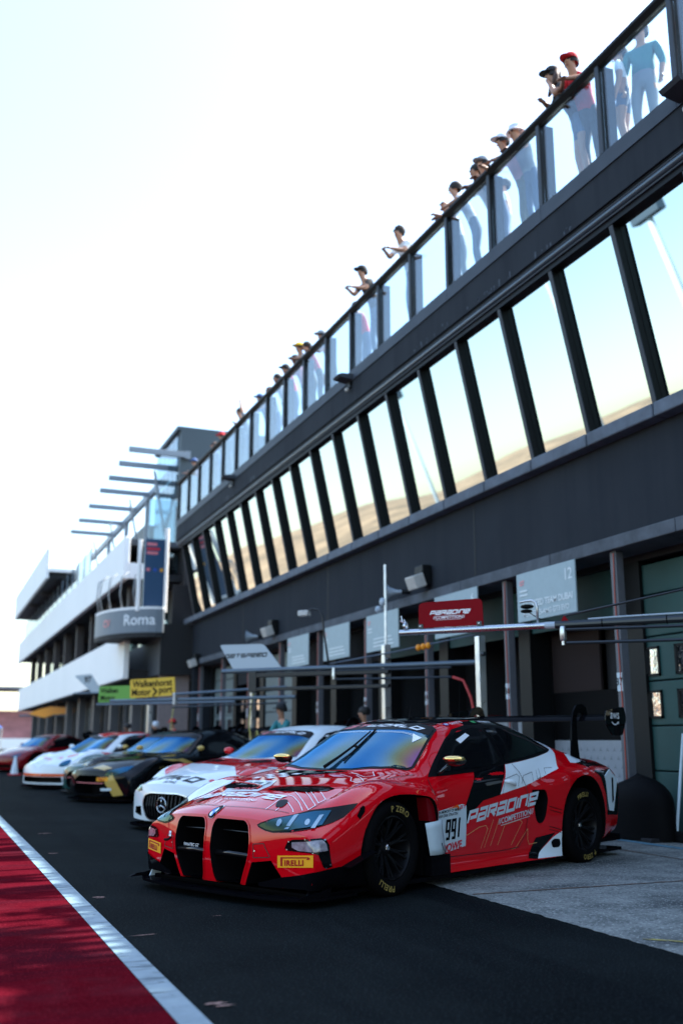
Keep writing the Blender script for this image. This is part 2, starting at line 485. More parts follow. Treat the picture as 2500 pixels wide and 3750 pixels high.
def sheet(name, x0, x1, y0, y1, z, m, nx=1, ny=1):
    v = []; f = []
    for j in range(ny+1):
        for i in range(nx+1): v.append((x0+(x1-x0)*i/nx, y0+(y1-y0)*j/ny, z))
    for j in range(ny):
        for i in range(nx): a = j*(nx+1)+i; f.append((a, a+1, a+nx+2, a+nx+1))
    return tag(MB().add(v, f).build(name, m), kind='structure')
sheet('ground', -1500, 1500, -1500, 1500, 0, MATS['asphalt'])
sheet('red_carpet_lane', -1.9, 1.09, -30, 140, .004, MATS['red_lane'])
sheet('painted_line', 1.075, 1.205, -30, 140, .008, MATS['line_white'])
# the concrete apron has a ragged near edge
pts = []
random.seed(3)
y = -30.
while y < 75:
    pts.append((3.94 + random.uniform(-.012, .012), y)); y += .05 if 2 < y < 14 else .6
poly = pts + [(8.65, 75), (8.65, -30)]
tag(MB().add([(p[0], p[1], .004) for p in poly], [tuple(reversed(range(len(poly))))]).build('apron', MATS['apron_concrete']), kind='structure')
sheet('apron_blue_line', 7.64, 7.76, -5, 60, .008, MATS['line_blue'])
sheet('apron_seam', 7.005, 7.03, -5, 60, .008, MATS['line_orange'])
sheet('apron_cross_seam', 3.97, 7.0, 7.075, 7.10, .008, MATS['line_orange'])
sheet('apron_cross_seam', 3.97, 7.0, 12.38, 12.40, .008, MATS['line_orange'])
tag(MB().add([(4.02,5.16,.008),(4.6,4.60,.008),(4.62,4.63,.008),(4.04,5.19,.008)], [(0,1,2,3)]).build('apron_tick', MATS['line_yellow']), kind='structure')
# sun spots painted on as pinkish patches beside the line, ragged in outline
mat('sun_spot_pink', (.30, .19, .165), .8, spec=.0, var=.5, vscale=30)
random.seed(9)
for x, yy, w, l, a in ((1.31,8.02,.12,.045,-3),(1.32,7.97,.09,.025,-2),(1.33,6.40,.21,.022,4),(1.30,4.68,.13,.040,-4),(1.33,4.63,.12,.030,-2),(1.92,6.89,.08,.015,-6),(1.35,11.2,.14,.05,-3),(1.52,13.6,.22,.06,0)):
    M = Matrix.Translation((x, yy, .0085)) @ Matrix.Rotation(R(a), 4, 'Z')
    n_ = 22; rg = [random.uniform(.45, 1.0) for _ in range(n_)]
    tag(MB().add([(w/2*rg[q]*math.cos(6.2832*q/n_), l/2*rg[q]*math.sin(6.2832*q/n_), 0) for q in range(n_)], [tuple(range(n_))], M).build('painted_sun_spot', MATS['sun_spot_pink']), kind='structure')

# ------------------------------------------------------------------ dry hill across the circuit (seen mirrored in the glazing)
v = []; f = []; n = 90; rows = 10
random.seed(11)
for j in range(rows+1):
    for i in range(n+1):
        az = R(8 + 74*i/n); rad = 260 + 24*j
        t = i/n
        crest = 22 + 4.5*math.sin(t*9+.5) + 3.0*math.sin(t*23+1) + 1.2*math.sin(t*51)
        hgt = crest * math.sin(math.pi*min(1, j/rows*1.15)/1.15*.62) / math.sin(math.pi*.62/1.15*1.0) if j else -.3
        v.append((-rad*math.cos(az), rad*math.sin(az), hgt + random.uniform(-.12, .12)))
for j in range(rows):
    for i in range(n): a = j*(n+1)+i; f.append((a, a+n+1, a+n+2, a+1))
tag(MB().add(v, f).build('hill', MATS['sand'], smooth=True), kind='structure')
# ------------------------------------------------------------------ pit building
ground_mat('facade_grey', (.033, .0375, .0445), (.026, .0295, .0355), .8, spec=.05, rough=.85, streak=((.021, .025, .032), 1.4, (.5, 3.0, .22), 0, .45, .95), bump=.12, sp_scale=50)
ground_mat('fascia_grey', (.031, .0355, .0425), (.025, .0285, .0345), .9, spec=.08, rough=.75, streak=((.013, .015, .02), 1.5, (.5, 2.2, .3), 0, .45, .95), bump=.06, sp_scale=40)
mat('cap_grey', (.055, .066, .082), .55, var=.16, vscale=1.5, spec=.15)
mat('sill_stone', (.095, .115, .145), .75, var=.25, vscale=3.5, bump=.1)
mat('ledge_stone', (.07, .08, .095), .85, var=.35, vscale=3.0, bump=.15)
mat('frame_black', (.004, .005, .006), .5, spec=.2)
mat('frame_edge', (.05, .058, .07), .5, spec=.2)
mat('gutter', (.10, .13, .16), .35, metal=.5)
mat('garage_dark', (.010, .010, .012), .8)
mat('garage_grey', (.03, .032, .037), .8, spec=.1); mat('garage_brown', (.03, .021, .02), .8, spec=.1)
mat('garage_white', (.26, .275, .30), .6, var=.05); mat('star_grey', (.15, .16, .18), .6)
mat('door_green', (.012, .058, .053), .6, var=.12, vscale=2.); mat('door_grey', (.13, .165, .165), .6, var=.08)
mat('post_grey', (.085, .087, .10), .5, var=.1)
mat('terrace_floor', (.25, .25, .25), .8)
mg = mat('window_mirror', (.42, .51, .535), .015, metal=1.)
glass_mat('rail_glass', (.85, .945, .975), .01, 1.45, .10)
mat('wavy_pane', (.6, .6, .62), .05, metal=1., bump=.9, bscale=6)
X0, XF, YEND, YNEAR = 8.0, 7.25, 32.4, -9.0
bld = empty('pit_building', (X0, 12, 0), 0, 'long dark grey pit building with slanted mirror windows and a glass-railed roof terrace', 'building')
def B(name, mb, m, parent=None, **k):
    """part of the building given in world coordinates"""
    p = parent or bld
    o = mb.build(name, m, p, **k)
    if p is bld: o.matrix_parent_inverse = Matrix.Translation((-X0, -12, 0))
    return o
B('wall_band', MB().box(X0, X0+.5, YNEAR, YEND, 3.70, 4.95), MATS['facade_grey'])
for yj in (1.0, 7.3, 13.9, 20.4, 26.9):
    B('wall_joint', MB().box(X0-.004, X0+.01, yj-.012, yj+.012, 3.71, 4.94), MATS['frame_black'])
B('upper_body', MB().box(X0+.5, 15, YNEAR, YEND, 3.55, 8.1), MATS['facade_grey'])
for i in range(16):
    y0 = YNEAR + (YEND-YNEAR)*i/16; y1 = YNEAR + (YEND-YNEAR)*(i+1)/16
    B('ledge', MB().bevbox(X0-.07, X0+.5, y0+.006, y1-.006, 3.53, 3.70, .012), MATS['ledge_stone'])
# window band: sloping panes and fins
WB, WT = Vector((X0-.02, 0, 5.13)), Vector((7.49, 0, 7.42))
up = (WT-WB).normalized(); out = Vector((-up.z, 0, up.x))          # out of the wall and down
MY = [9.195 + 1.34*k for k in range(-13, 18)]
for k, ym in enumerate(MY):
    fin = MB(); prof = [WB + out*.11, WB - out*.05, WT - out*.05, WT + out*.11]
    fin.prism([(p.x, p.z) for p in prof], ym, ym+.055, 'Y')
    o = B('window_fin', fin, MATS['frame_black'])
    e = MB(); q = [WB+out*.125, WB+out*.11, WT+out*.11, WT+out*.125]
    e.prism([(p.x, p.z) for p in q], ym-.012, ym+.060, 'Y'); B('fin_edge', e, MATS['frame_edge'], o)
    sl = MB().bevbox(X0-.20, X0+.2, ym+.02, ym+1.34-.005, 4.95, 5.13, .02); B('sill_block', sl, MATS['sill_stone'])
    y1 = MY[k+1] if k+1 < len(MY) else YEND
    pane = MB().prism([(p.x, p.z) for p in (WB+out*.01, WB-out*.01, WT-out*.01, WT+out*.01)], ym+.06, y1-.005, 'Y')
    a1, a2 = random.uniform(-.003, .003), random.uniform(-.003, .003)        # no two panes hang quite true
    pane.v = [(x + (a1 if y > ym+.6 else -a1) + (a2 if z > 6 else -a2), y, z) for x, y, z in pane.v]
    B('window_pane', pane, MATS['window_mirror'])
B('window_header', MB().box(7.36, 7.60, YNEAR, YEND, 7.40, 7.47), MATS['frame_black'])
B('header_strip', MB().box(7.33, 7.40, YNEAR, YEND, 7.475, 7.50), MATS['frame_edge'])
B('gutter_pipe', MB().tube([(7.33, YNEAR, 7.545), (7.33, YEND, 7.545)], .042, 12), MATS['gutter'], smooth=True)
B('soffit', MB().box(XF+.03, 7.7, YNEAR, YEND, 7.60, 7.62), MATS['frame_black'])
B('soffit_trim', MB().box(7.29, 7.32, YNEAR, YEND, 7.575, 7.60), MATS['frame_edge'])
B('fascia', MB().box(XF, XF+.3, YNEAR, YEND, 7.625, 8.08), MATS['fascia_grey'])
RY = [7.77 + 1.365*k for k in range(-12, 19)]
for k in range(0, len(RY)-1, 2):
    y1 = RY[min(k+2, len(RY)-1)]
    cp = MB().prism([(XF-.02, 8.083), (XF-.02, 8.30), (XF+.02, 8.33), (XF+.35, 8.33), (XF+.35, 8.083)], RY[k]+.003, y1-.003, 'Y')
    B('fascia_cap', cp, MATS['cap_grey'])
random.seed(5)
for i in range(60):     # bird droppings and peeling paint along the lower edge of the fascia
    y = random.choice((10.3, 11.6, 12.1, 13.4, 14.2, 22., 24., 26.)) + random.gauss(0, .25); w = random.uniform(.01, .04)
    B('paint_flake', MB().box(XF-.003, XF, y, y+w, 7.63+random.random()**2*.10, 7.645+random.random()**2*.10+.02), MATS['cap_grey'])
# terrace railing
rail = B('railing', MB().prism([(XF-.03, 9.62), (XF-.03, 9.66), (XF, 9.69), (XF+.12, 9.69), (XF+.14, 9.60), (XF+.02, 9.56)], RY[0], RY[-1]+.06, 'Y'), MATS['frame_black'])
for k, yp in enumerate(RY):
    po = B('post', MB().box(XF+.02, XF+.26, yp, yp+.05, 8.332, 9.60), MATS['frame_black'], rail)
    B('post_edge', MB().box(XF+.005, XF+.02, yp-.01, yp+.06, 8.332, 9.58), MATS['frame_edge'], rail)
    if k+1 < len(RY):
        B('glass_pane', MB().box(XF+.055, XF+.067, yp+.055, RY[k+1]-.005, 8.36, 9.57), MATS['rail_glass'], rail)
B('terrace_floor', MB().box(XF+.36, 15, YNEAR, YEND, 8.105, 8.32), MATS['terrace_floor'])
B('terrace_step', MB().box(7.62, 9.2, YNEAR, YEND-.1, 8.322, 8.45), MATS['terrace_floor'])
B('end_wall', MB().box(X0, 15, YEND+.002, YEND+.25, 0, 8.30), MATS['facade_grey'])
B('end_post', MB().box(XF+.0, XF+.3, YEND, YEND+.06, 8.335, 9.69), MATS['frame_black'])
# ---- garages
DX = 8.55
PY = [10.42 + 2.66*k for k in range(-7, 9)]
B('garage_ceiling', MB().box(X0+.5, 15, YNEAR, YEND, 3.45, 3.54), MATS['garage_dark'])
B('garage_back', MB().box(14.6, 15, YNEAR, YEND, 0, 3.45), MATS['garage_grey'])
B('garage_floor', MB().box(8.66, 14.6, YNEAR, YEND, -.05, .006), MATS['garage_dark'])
for k, yp in enumerate(PY):
    B('pier', MB().box(8.50, 8.85, yp+.10, yp+.42, .0, 3.45), MATS['frame_black'])
    po = B('door_post', MB().bevbox(8.02, 8.14, yp-.06, yp+.06, .0, 3.53, .01), MATS['post_grey'])
    B('post_cable', MB().tube([(8.01, yp-.02, .3), (8.012, yp-.03, 1.6), (8.01, yp-.01, 2.9), (8.01, yp-.03, 3.5)], .008, 6), mat('cable_red', (.35, .05, .03), .5), po)
    B('bay_divider', MB().box(8.86, 14.6, yp+.2, yp+.3, .0, 3.45), MATS['garage_grey'])
    B('post_number', MB().box(8.012, 8.018, yp-.05, yp+.05, 1.75, 1.98), MATS['panel_white'], po)
    if -1 <= k-7 <= 4:
        t = text2d(str(37+k-7), .13, bold=.02)
        o = flat_obj('post_figure', t, frame((8.008, yp, 1.87), (0, -1, 0), (0, 0, 1)), MATS['vinyl_black'], po)
def section_door(y0, y1, m, ztop=3.4, rows=((1.42, 1.77), (1.95, 2.32)), zbot=.0, cols=None, pane='wavy_pane'):
    seams = [zbot, .775, 1.328, 1.887, 2.45, 2.99, ztop]
    zs = [z for z in seams if z >= zbot-.01]
    d = B('garage_door', MB().box(DX+.06, DX+.09, y0, y1, zbot, ztop), MATS['frame_black'])
    for a, b in zip(zs, zs[1:]):
        B('door_panel', MB().bevbox(DX, DX+.055, y0+.01, y1-.01, a+.008, b-.008, .012), MATS[m], d)
    for a, b in rows:
        if a < zbot: continue
        yy = cols if cols else [y0+.28 + .66*i for i in range(int((y1-y0-.5)/.66)+1)]
        for c in yy:
            fr = MB(); w = .36
            for q in ((c, c+.03, a, b), (c+w-.03, c+w, a, b), (c, c+w, a, a+.03), (c, c+w, b-.03, b)):
                fr.box(DX-.022, DX-.001, *q)
            B('door_window', MB().box(DX-.006, DX-.002, c+.02, c+w-.02, a+.02, b-.02), MATS[pane], d)
            B('door_window_frame', fr, MATS['frame_black'], d)
section_door(7.92, 10.86, 'door_green', cols=[10.28, 9.63, 8.98, 8.33])
for k in (-2, -3, -4, -5): section_door(PY[7+k]+.42, PY[8+k]+.08, 'door_green')
section_door(PY[11]+.42+2.66, PY[12]+.08+2.66, 'door_grey', cols=[26.9, 27.4, 27.9, 28.4])
section_door(PY[7+7]+.42, PY[7+8]+.02, 'door_grey')
# raised shutters in the open bays and what stands behind them
for k in (0, 1, 2, 3, 4, 6):
    y0, y1 = PY[7+k]+.42, PY[8+k]+.1
    B('raised_shutter', MB().box(DX, DX+.05, y0, y1, 2.75, 3.44), MATS['door_green' if k < 3 else 'garage_grey'])
y0, y1 = PY[7]+.45, PY[8]+.08
bw = B('garage_partition', MB().box(8.86, 8.90, y0, y1, 0, 1.15), MATS['garage_white'])
for r in range(9):      # rows of three-pointed stars printed on the board
    for c in range(16):
        cy = y0+.08+.155*c+(.077 if r % 2 else 0); cz = .10+.115*r
        if cy > y1-.08: continue
        st = []
        for i in range(6):
            rad = .045 if i % 2 == 0 else .010
            st.append((rad*math.sin(i*math.pi/3), rad*math.cos(i*math.pi/3)))
        o = flat_obj('printed_star', poly2d(st), frame((8.856, cy, cz), (0, -1, 0), (0, 0, 1)), MATS['star_grey'], bw)
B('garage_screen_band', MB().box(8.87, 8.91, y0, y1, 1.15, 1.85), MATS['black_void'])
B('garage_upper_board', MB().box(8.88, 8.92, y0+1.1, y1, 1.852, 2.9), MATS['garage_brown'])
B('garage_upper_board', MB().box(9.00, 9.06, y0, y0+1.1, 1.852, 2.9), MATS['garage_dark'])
for k, m1 in ((1, 'garage_grey'), (2, 'garage_brown'), (3, 'garage_grey'), (4, 'garage_dark'), (6, 'garage_dark')):
    y0, y1 = PY[7+k]+.45, PY[8+k]+.08
    B('garage_partition', MB().box(9.75, 9.81, y0, y1, 0, 2.9), MATS[m1])
    for i in range(3):
        B('partition_batten', MB().box(9.70, 9.748, y0+.3+.75*i, y0+.36+.75*i, 0, 2.9), MATS['frame_black'])
# ------------------------------------------------------------------ race control building beyond
mat('parapet_white', (.90, .88, .85), .6, var=.03, vscale=.4)
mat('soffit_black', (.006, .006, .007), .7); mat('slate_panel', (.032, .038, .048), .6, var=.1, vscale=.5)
mat('tower_teal', (.035, .055, .068), .5, var=.1, vscale=.4); mat('pergola_grey', (.20, .24, .28), .5)
mat('column_brown', (.06, .05, .05), .7); mat('interior_dark', (.02, .02, .022), .7)
glass_mat('tower_glass', (.55, .70, .76), .02, 1.5, .12)
mat('sign_silver', (.15, .18, .21), .5)
mat('screen', (.01, .02, .05), .3, emit=(.01, .06, .16), emit_s=.12)
b2 = empty('race_control_building', (6.05, 50, 0), 0, 'far building with stacked white balcony parapets, roof pergola and glass stair tower', 'building')
def B2(name, mb, m, parent=None, **k):
    o = mb.build(name, m, parent or b2, **k)
    if parent is None: o.matrix_parent_inverse = Matrix.Translation((-6.05, -50, 0))
    return o
Y0, Y1 = 34.4, 76.
B2('lower_parapet', MB().bevbox(6.05, 6.25, Y0, Y1, 3.18, 4.70, .03), MATS['parapet_white'])
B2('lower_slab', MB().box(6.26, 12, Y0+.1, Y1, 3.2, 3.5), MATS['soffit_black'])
B2('upper_parapet', MB().bevbox(6.05, 6.25, 35.2, Y1+3, 6.72, 8.25, .03), MATS['parapet_white'])
B2('parapet_return', MB().box(6.252, 6.9, 35.2, 35.4, 6.75, 7.3), MATS['parapet_white'])
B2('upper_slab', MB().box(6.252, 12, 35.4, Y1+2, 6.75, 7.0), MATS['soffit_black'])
B2('roof_canopy', MB().bevbox(5.30, 5.45, 54.5, 75, 9.55, 11.2, .03), MATS['parapet_white'])
B2('canopy_slab', MB().box(5.46, 9.5, 54.6, 75, 9.57, 9.9), MATS['soffit_black'])
B2('canopy_edge', MB().box(5.46, 7.6, 54.4, 54.6, 9.9, 10.1), MATS['parapet_white'])
B2('canopy_rib', MB().box(5.6, 9, 60, 60.3, 9.40, 9.57), MATS['column_brown']); B2('canopy_rib', MB().box(5.6, 9, 66, 66.3, 9.40, 9.57), MATS['column_brown'])
B2('inner_wall', MB().box(8.2, 12, 35, Y1, 0, 8.2), MATS['interior_dark'])
B2('roof_deck', MB().box(6.3, 12, 35.4, Y1, 8.0, 8.2), MATS['slate_panel'])
B2('roof_room', MB().box(8.4, 12, 44, 74, 8.2, 10.6), MATS['tower_teal'])
for i in range(9):
    y = 37 + i*4.6
    B2('column', MB().bevbox(6.6, 6.95, y, y+.35, 4.7, 6.75, .02), MATS['column_brown'])
    B2('ground_column', MB().bevbox(6.9, 7.25, y, y+.35, 0, 3.2, .02), MATS['post_grey'])
    B2('garage_shutter', MB().box(7.6, 7.65, y+.5, y+4.3, 0, 2.75), MATS['garage_dark' if i % 3 else 'door_grey'])
    B2('balcony_window', MB().box(8.12, 8.18, y+.5, y+4.2, 4.75, 6.6), MATS['tower_glass'])
for i in range(34):
    y = 36 + i*1.15
    B2('shutter_post', MB().box(7.30, 7.42, y, y+.10, 0, 3.1), MATS['post_grey'])
# pergola: beams across, two girders along
for i, y in enumerate((36, 38.1, 40.5, 42.8, 46, 49.3, 52.3)):
    B2('pergola_beam', MB().bevbox(6.17, 8.3, y, y+.12, 11.62, 11.84, .01), MATS['pergola_grey'])
B2('pergola_girder', MB().box(8.3, 8.5, 36, 60, 11.58, 11.88), MATS['pergola_grey'])
for y in (38.0, 43.2, 48.4, 53.6):
    B2('pergola_post', MB().bevbox(8.3, 8.5, y+.14, y+.34, 8.2, 11.58, .01), MATS['pergola_grey'])
    B2('pergola_brace', MB().tube([(8.25, y+.3, 8.4), (7.6, y+.3, 11.6)], .05, 6), MATS['pergola_grey'])
for i in range(16):
    B2('roof_glass', MB().box(6.12, 6.14, 44+2*i, 45.95+2*i, 8.252, 9.35), MATS['tower_glass'])
    B2('glass_post', MB().box(6.10, 6.16, 43.96+2*i, 44.0+2*i, 8.252, 9.40), MATS['pergola_grey'])
# stair tower
B2('tower_wall', MB().box(8.15, 13, 36.2, 36.5, 7.2, 12.75), MATS['tower_teal'])
B2('tower_roof', MB().box(8.0, 13, 36.2, 40.4, 12.752, 12.9), MATS['tower_teal'])
for i in range(5):
    B2('tower_glazing', MB().box(8.10, 8.13, 36.55+.77*i, 37.27+.77*i, 7.2, 12.7), MATS['tower_glass'])
for z in (8.4, 9.7, 11.0):
    B2('tower_floor', MB().box(8.2, 12.5, 36.55, 40.2, z, z+.15), MATS['slate_panel'])
B2('lobby_glazing', MB().box(7.0, 8.1, 36.0, 36.03, 7.3, 9.9), MATS['tower_glass'])
# rounded balcony with lettering
arc = []
for i in range(13):
    t = i/12; a = R(90*t)
    arc.append((6.95 - 1.75*math.sin(a), 32.55 + 2.9*(1-math.cos(a))))
def arc_wall(name, z0, z1, th, m, pts=arc, parent=None):
    outer = pts; inner = [(x+th*.6, y+th) for x, y in pts]
    return B2(name, MB().prism(outer + inner[::-1], z0, z1, 'Z'), m, parent)
bal = arc_wall('balcony_front', 4.60, 5.36, .12, MATS['sign_silver'])
B2('balcony_floor', MB().prism(arc + [(6.95, 35.6)], 4.45, 4.595, 'Z'), MATS['soffit_black'])
arc_wall('balcony_rail', 5.365, 5.44, .1, MATS['parapet_white'], parent=bal)
for i in (4, 6, 8, 10, 11):
    x, y = arc[i]
    B2('balcony_hoop', MB().tube([(x+.05, y+.05, 5.44), (x-.06, y, 5.9), (x, y+.1, 6.5), (x+.25, y+.2, 6.7)], .022, 6), MATS['sign_silver'], bal, smooth=True)
def on_arc(shp, u0, z0):
    """wraps flat lettering round the balcony front; u0 = distance from its near end"""
    L = [0]
    for a, b in zip(arc, arc[1:]): L.append(L[-1] + math.dist(a, b))
    out = []
    for x, y in shp[0]:
        s = max(0, min(L[-1]-1e-4, u0 - x)); i = max(j for j in range(len(L)-1) if L[j] <= s); t = (s-L[i])/(L[i+1]-L[i])
        px = arc[i][0]+(arc[i+1][0]-arc[i][0])*t; py = arc[i][1]+(arc[i+1][1]-arc[i][1])*t
        dx, dy = arc[i+1][0]-arc[i][0], arc[i+1][1]-arc[i][1]; n = math.hypot(dx, dy)
        out.append((px + dy/n*-.012*1 - .008, py - abs(dx)/n*.012 - .004, z0+y))
    return out
t1 = text2d('Roma', .50, bold=.01); B2('balcony_lettering', MB().add(on_arc(t1, .80, 5.02), t1[1]), MATS['vinyl_white'], bal)
t2 = text2d('CV', .34, bold=.02); B2('balcony_lettering', MB().add(on_arc(t2, 2.35, 4.98), t2[1]), MATS['vinyl_pink'], bal)
B2('link_block', MB().box(6.93, 8.0, 32.70, 38.6, 3.25, 4.44), MATS['slate_panel'])
B2('link_front', MB().box(6.93, 8.0, 32.66, 32.698, 3.25, 4.9), MATS['soffit_black'])
B2('link_room', MB().box(7.4, 8.1, 33.2, 33.3, 4.9, 6.3), MATS['garage_grey'])
B2('link_wall', MB().box(7.0, 8.0, 33.0, 33.1, 0, 3.25), mat('pink_render', (.22, .175, .17), .8, var=.1))
for y in (33.4, 34.2): B2('link_door', MB().box(6.98, 7.0, y, y+.5, 0, 2.6), MATS['garage_grey'])
# display tower on the balcony
scr = empty('display_tower', (7.2, 33.0, 5.4), 0, 'upright dark blue display screen between two white poles on the rounded balcony', 'screen')
def S(name, mb, m, parent=None):
    o = mb.build(name, m, parent or scr); o.matrix_parent_inverse = Matrix.Translation((-7.2, -33.0, -5.4)); return o
S('screen_panel', MB().box(6.32, 7.00, 32.84, 32.95, 5.4, 7.75), MATS['screen'])
for x in (6.17, 7.06): S('pole', MB().tube([(x, 32.88, 5.3), (x, 32.88, 8.15 if x > 7 else 7.7)], .075, 10), MATS['parapet_white'])
for q, (z, m, w) in enumerate(((7.52,'vinyl_pink',.34),(7.36,'vinyl_red',.44),(7.22,'vinyl_pink',.38))):
    S('screen_text', MB().box(6.38, 6.38+w, 32.832, 32.838, z, z+.09), MATS[m])
for x, m in ((6.45,'vinyl_pink'),(6.68,'vinyl_blue'),(6.90,'sticker_yellow')):
    S('screen_mark', MB().lathe([(.001,.0),(.06,.0),(.06,.01),(.001,.01)], 14, 'Y', Matrix.Translation((x, 32.825, 6.70))), MATS[m])
# far end of the pit lane
mat('far_stand', (.45, .20, .20), .8, var=.3, vscale=.3); mat('far_grey', (.30, .31, .33), .8)
fs = empty('grandstand', (8, 150, 0), 0, 'distant reddish grandstand beyond the end of the pit lane', 'grandstand')
def G(name, mb, m): o = mb.build(name, m, fs); o.matrix_parent_inverse = Matrix.Translation((-8, -150, 0)); return o
for i in range(6): G('tier', MB().box(1, 24, 150+1.2*i, 151.2+1.2*i, 0, 1.6+.75*i), MATS['far_stand'])
G('stand_roof', MB().box(1, 24, 148, 159, 8.2, 8.5), MATS['far_grey'])
for x in (2, 8, 14, 20): G('stand_column', MB().box(x, x+.3, 149, 149.3, 0, 8.2), MATS['far_grey'])
G('stand_wall', MB().box(1, 24, 148.5, 148.8, 0, 1.4), MATS['parapet_white'])
# ------------------------------------------------------------------ racing cars
def loft_body(T, nx=150, ns=5):
    """closed car body: sections from nose to tail through eleven guide lines, mirrored"""
    yl = [pchip(t) for t in T['Y']]; zl = [pchip(t) for t in T['Z']]; kf = pchip(T['k'])
    x0, x1 = T['x']
    xs = [x0 + (x1-x0)*i/nx for i in range(nx+1)]
    for e in T.get('extra', []): xs.append(e)
    xs = sorted(set(round(x, 4) for x in xs), reverse=True)
    rings = []
    for x in xs:
        P = [(yl[i](x), zl[i](x)) for i in range(len(yl))]
        ext = [(-P[1][0], P[1][1])] + P + [(-P[-2][0], P[-2][1])]
        s = [0.]
        for a, b in zip(ext, ext[1:]): s.append(s[-1] + math.hypot(b[0]-a[0], b[1]-a[1]) + 1e-4)
        fy = pchip(list(zip(s, [p[0] for p in ext]))); fz = pchip(list(zip(s, [p[1] for p in ext])))
        k = kf(x); half = []
        for i in range(1, len(P)):
            for q in range(ns):
                t = s[i] + (s[i+1]-s[i])*q/ns
                half.append((fy(t), fz(t)))
        half.append(P[-1])
        half[0] = (0., half[0][1]); half[-1] = (0., half[-1][1])
        rings.append([(x - k*y*y, y, z) for y, z in half])
    n = len(rings[0]); v = []; f = []
    ring_idx = []
    for rg in rings:
        L = []
        for p in rg: L.append(len(v)); v.append(p)
        Rr = [L[0]]
        for j in range(1, n-1): Rr.append(len(v)); v.append((rg[j][0], -rg[j][1], rg[j][2]))
        Rr.append(L[-1]); ring_idx.append((L, Rr))
    for (La, Ra), (Lb, Rb) in zip(ring_idx, ring_idx[1:]):
        for j in range(n-1):
            f.append((La[j], La[j+1], Lb[j+1], Lb[j]))
            f.append((Ra[j+1], Ra[j], Rb[j], Rb[j+1]))
    # nose and tail caps: vertical strips between the upper and the lower half of the section
    for end, (L, Rr) in ((0, ring_idx[0]), (1, ring_idx[-1])):
        x = xs[0] if end == 0 else xs[-1]; k = kf(x); bulge = T.get('bulge', (0., 0.))[end]; nz = 12
        for side, I in ((1, L), (-1, Rr)):
            cols = []
            m = n//2
            for j in range(m+1):
                a = I[j]; b = I[n-1-j]
                if a == b: cols.append([a]*(nz+1)); continue
                c = [a]
                for q in range(1, nz):
                    t = q/nz; A = v[a]; B = v[b]
                    y = A[1]+(B[1]-A[1])*t; z = A[2]+(B[2]-A[2])*t
                    if j == 0 and side == -1: c.append(center[q]); continue
                    c.append(len(v)); v.append((x-k*y*y + bulge*math.sin(math.pi*t)*max(0., 1-(abs(y)/.9)**2), y, z))
                c.append(b); cols.append(c)
            if side == 1: center = cols[0]
            for ca, cb in zip(cols, cols[1:]):
                for q in range(nz):
                    quad = [ca[q], ca[q+1], cb[q+1], cb[q]]
                    quad = [p for i, p in enumerate(quad) if p not in quad[:i]]
                    if len(quad) < 3: continue
                    f.append(tuple(quad if side*(1 if end == 0 else -1) > 0 else reversed(quad)))
    bm = bmesh.new()
    bv = [bm.verts.new(p) for p in v]
    for q in f:
        try: bm.faces.new([bv[i] for i in q])
        except ValueError: pass
    bmesh.ops.remove_doubles(bm, verts=bm.verts, dist=1e-5)
    bmesh.ops.recalc_face_normals(bm, faces=bm.faces)
    return bm

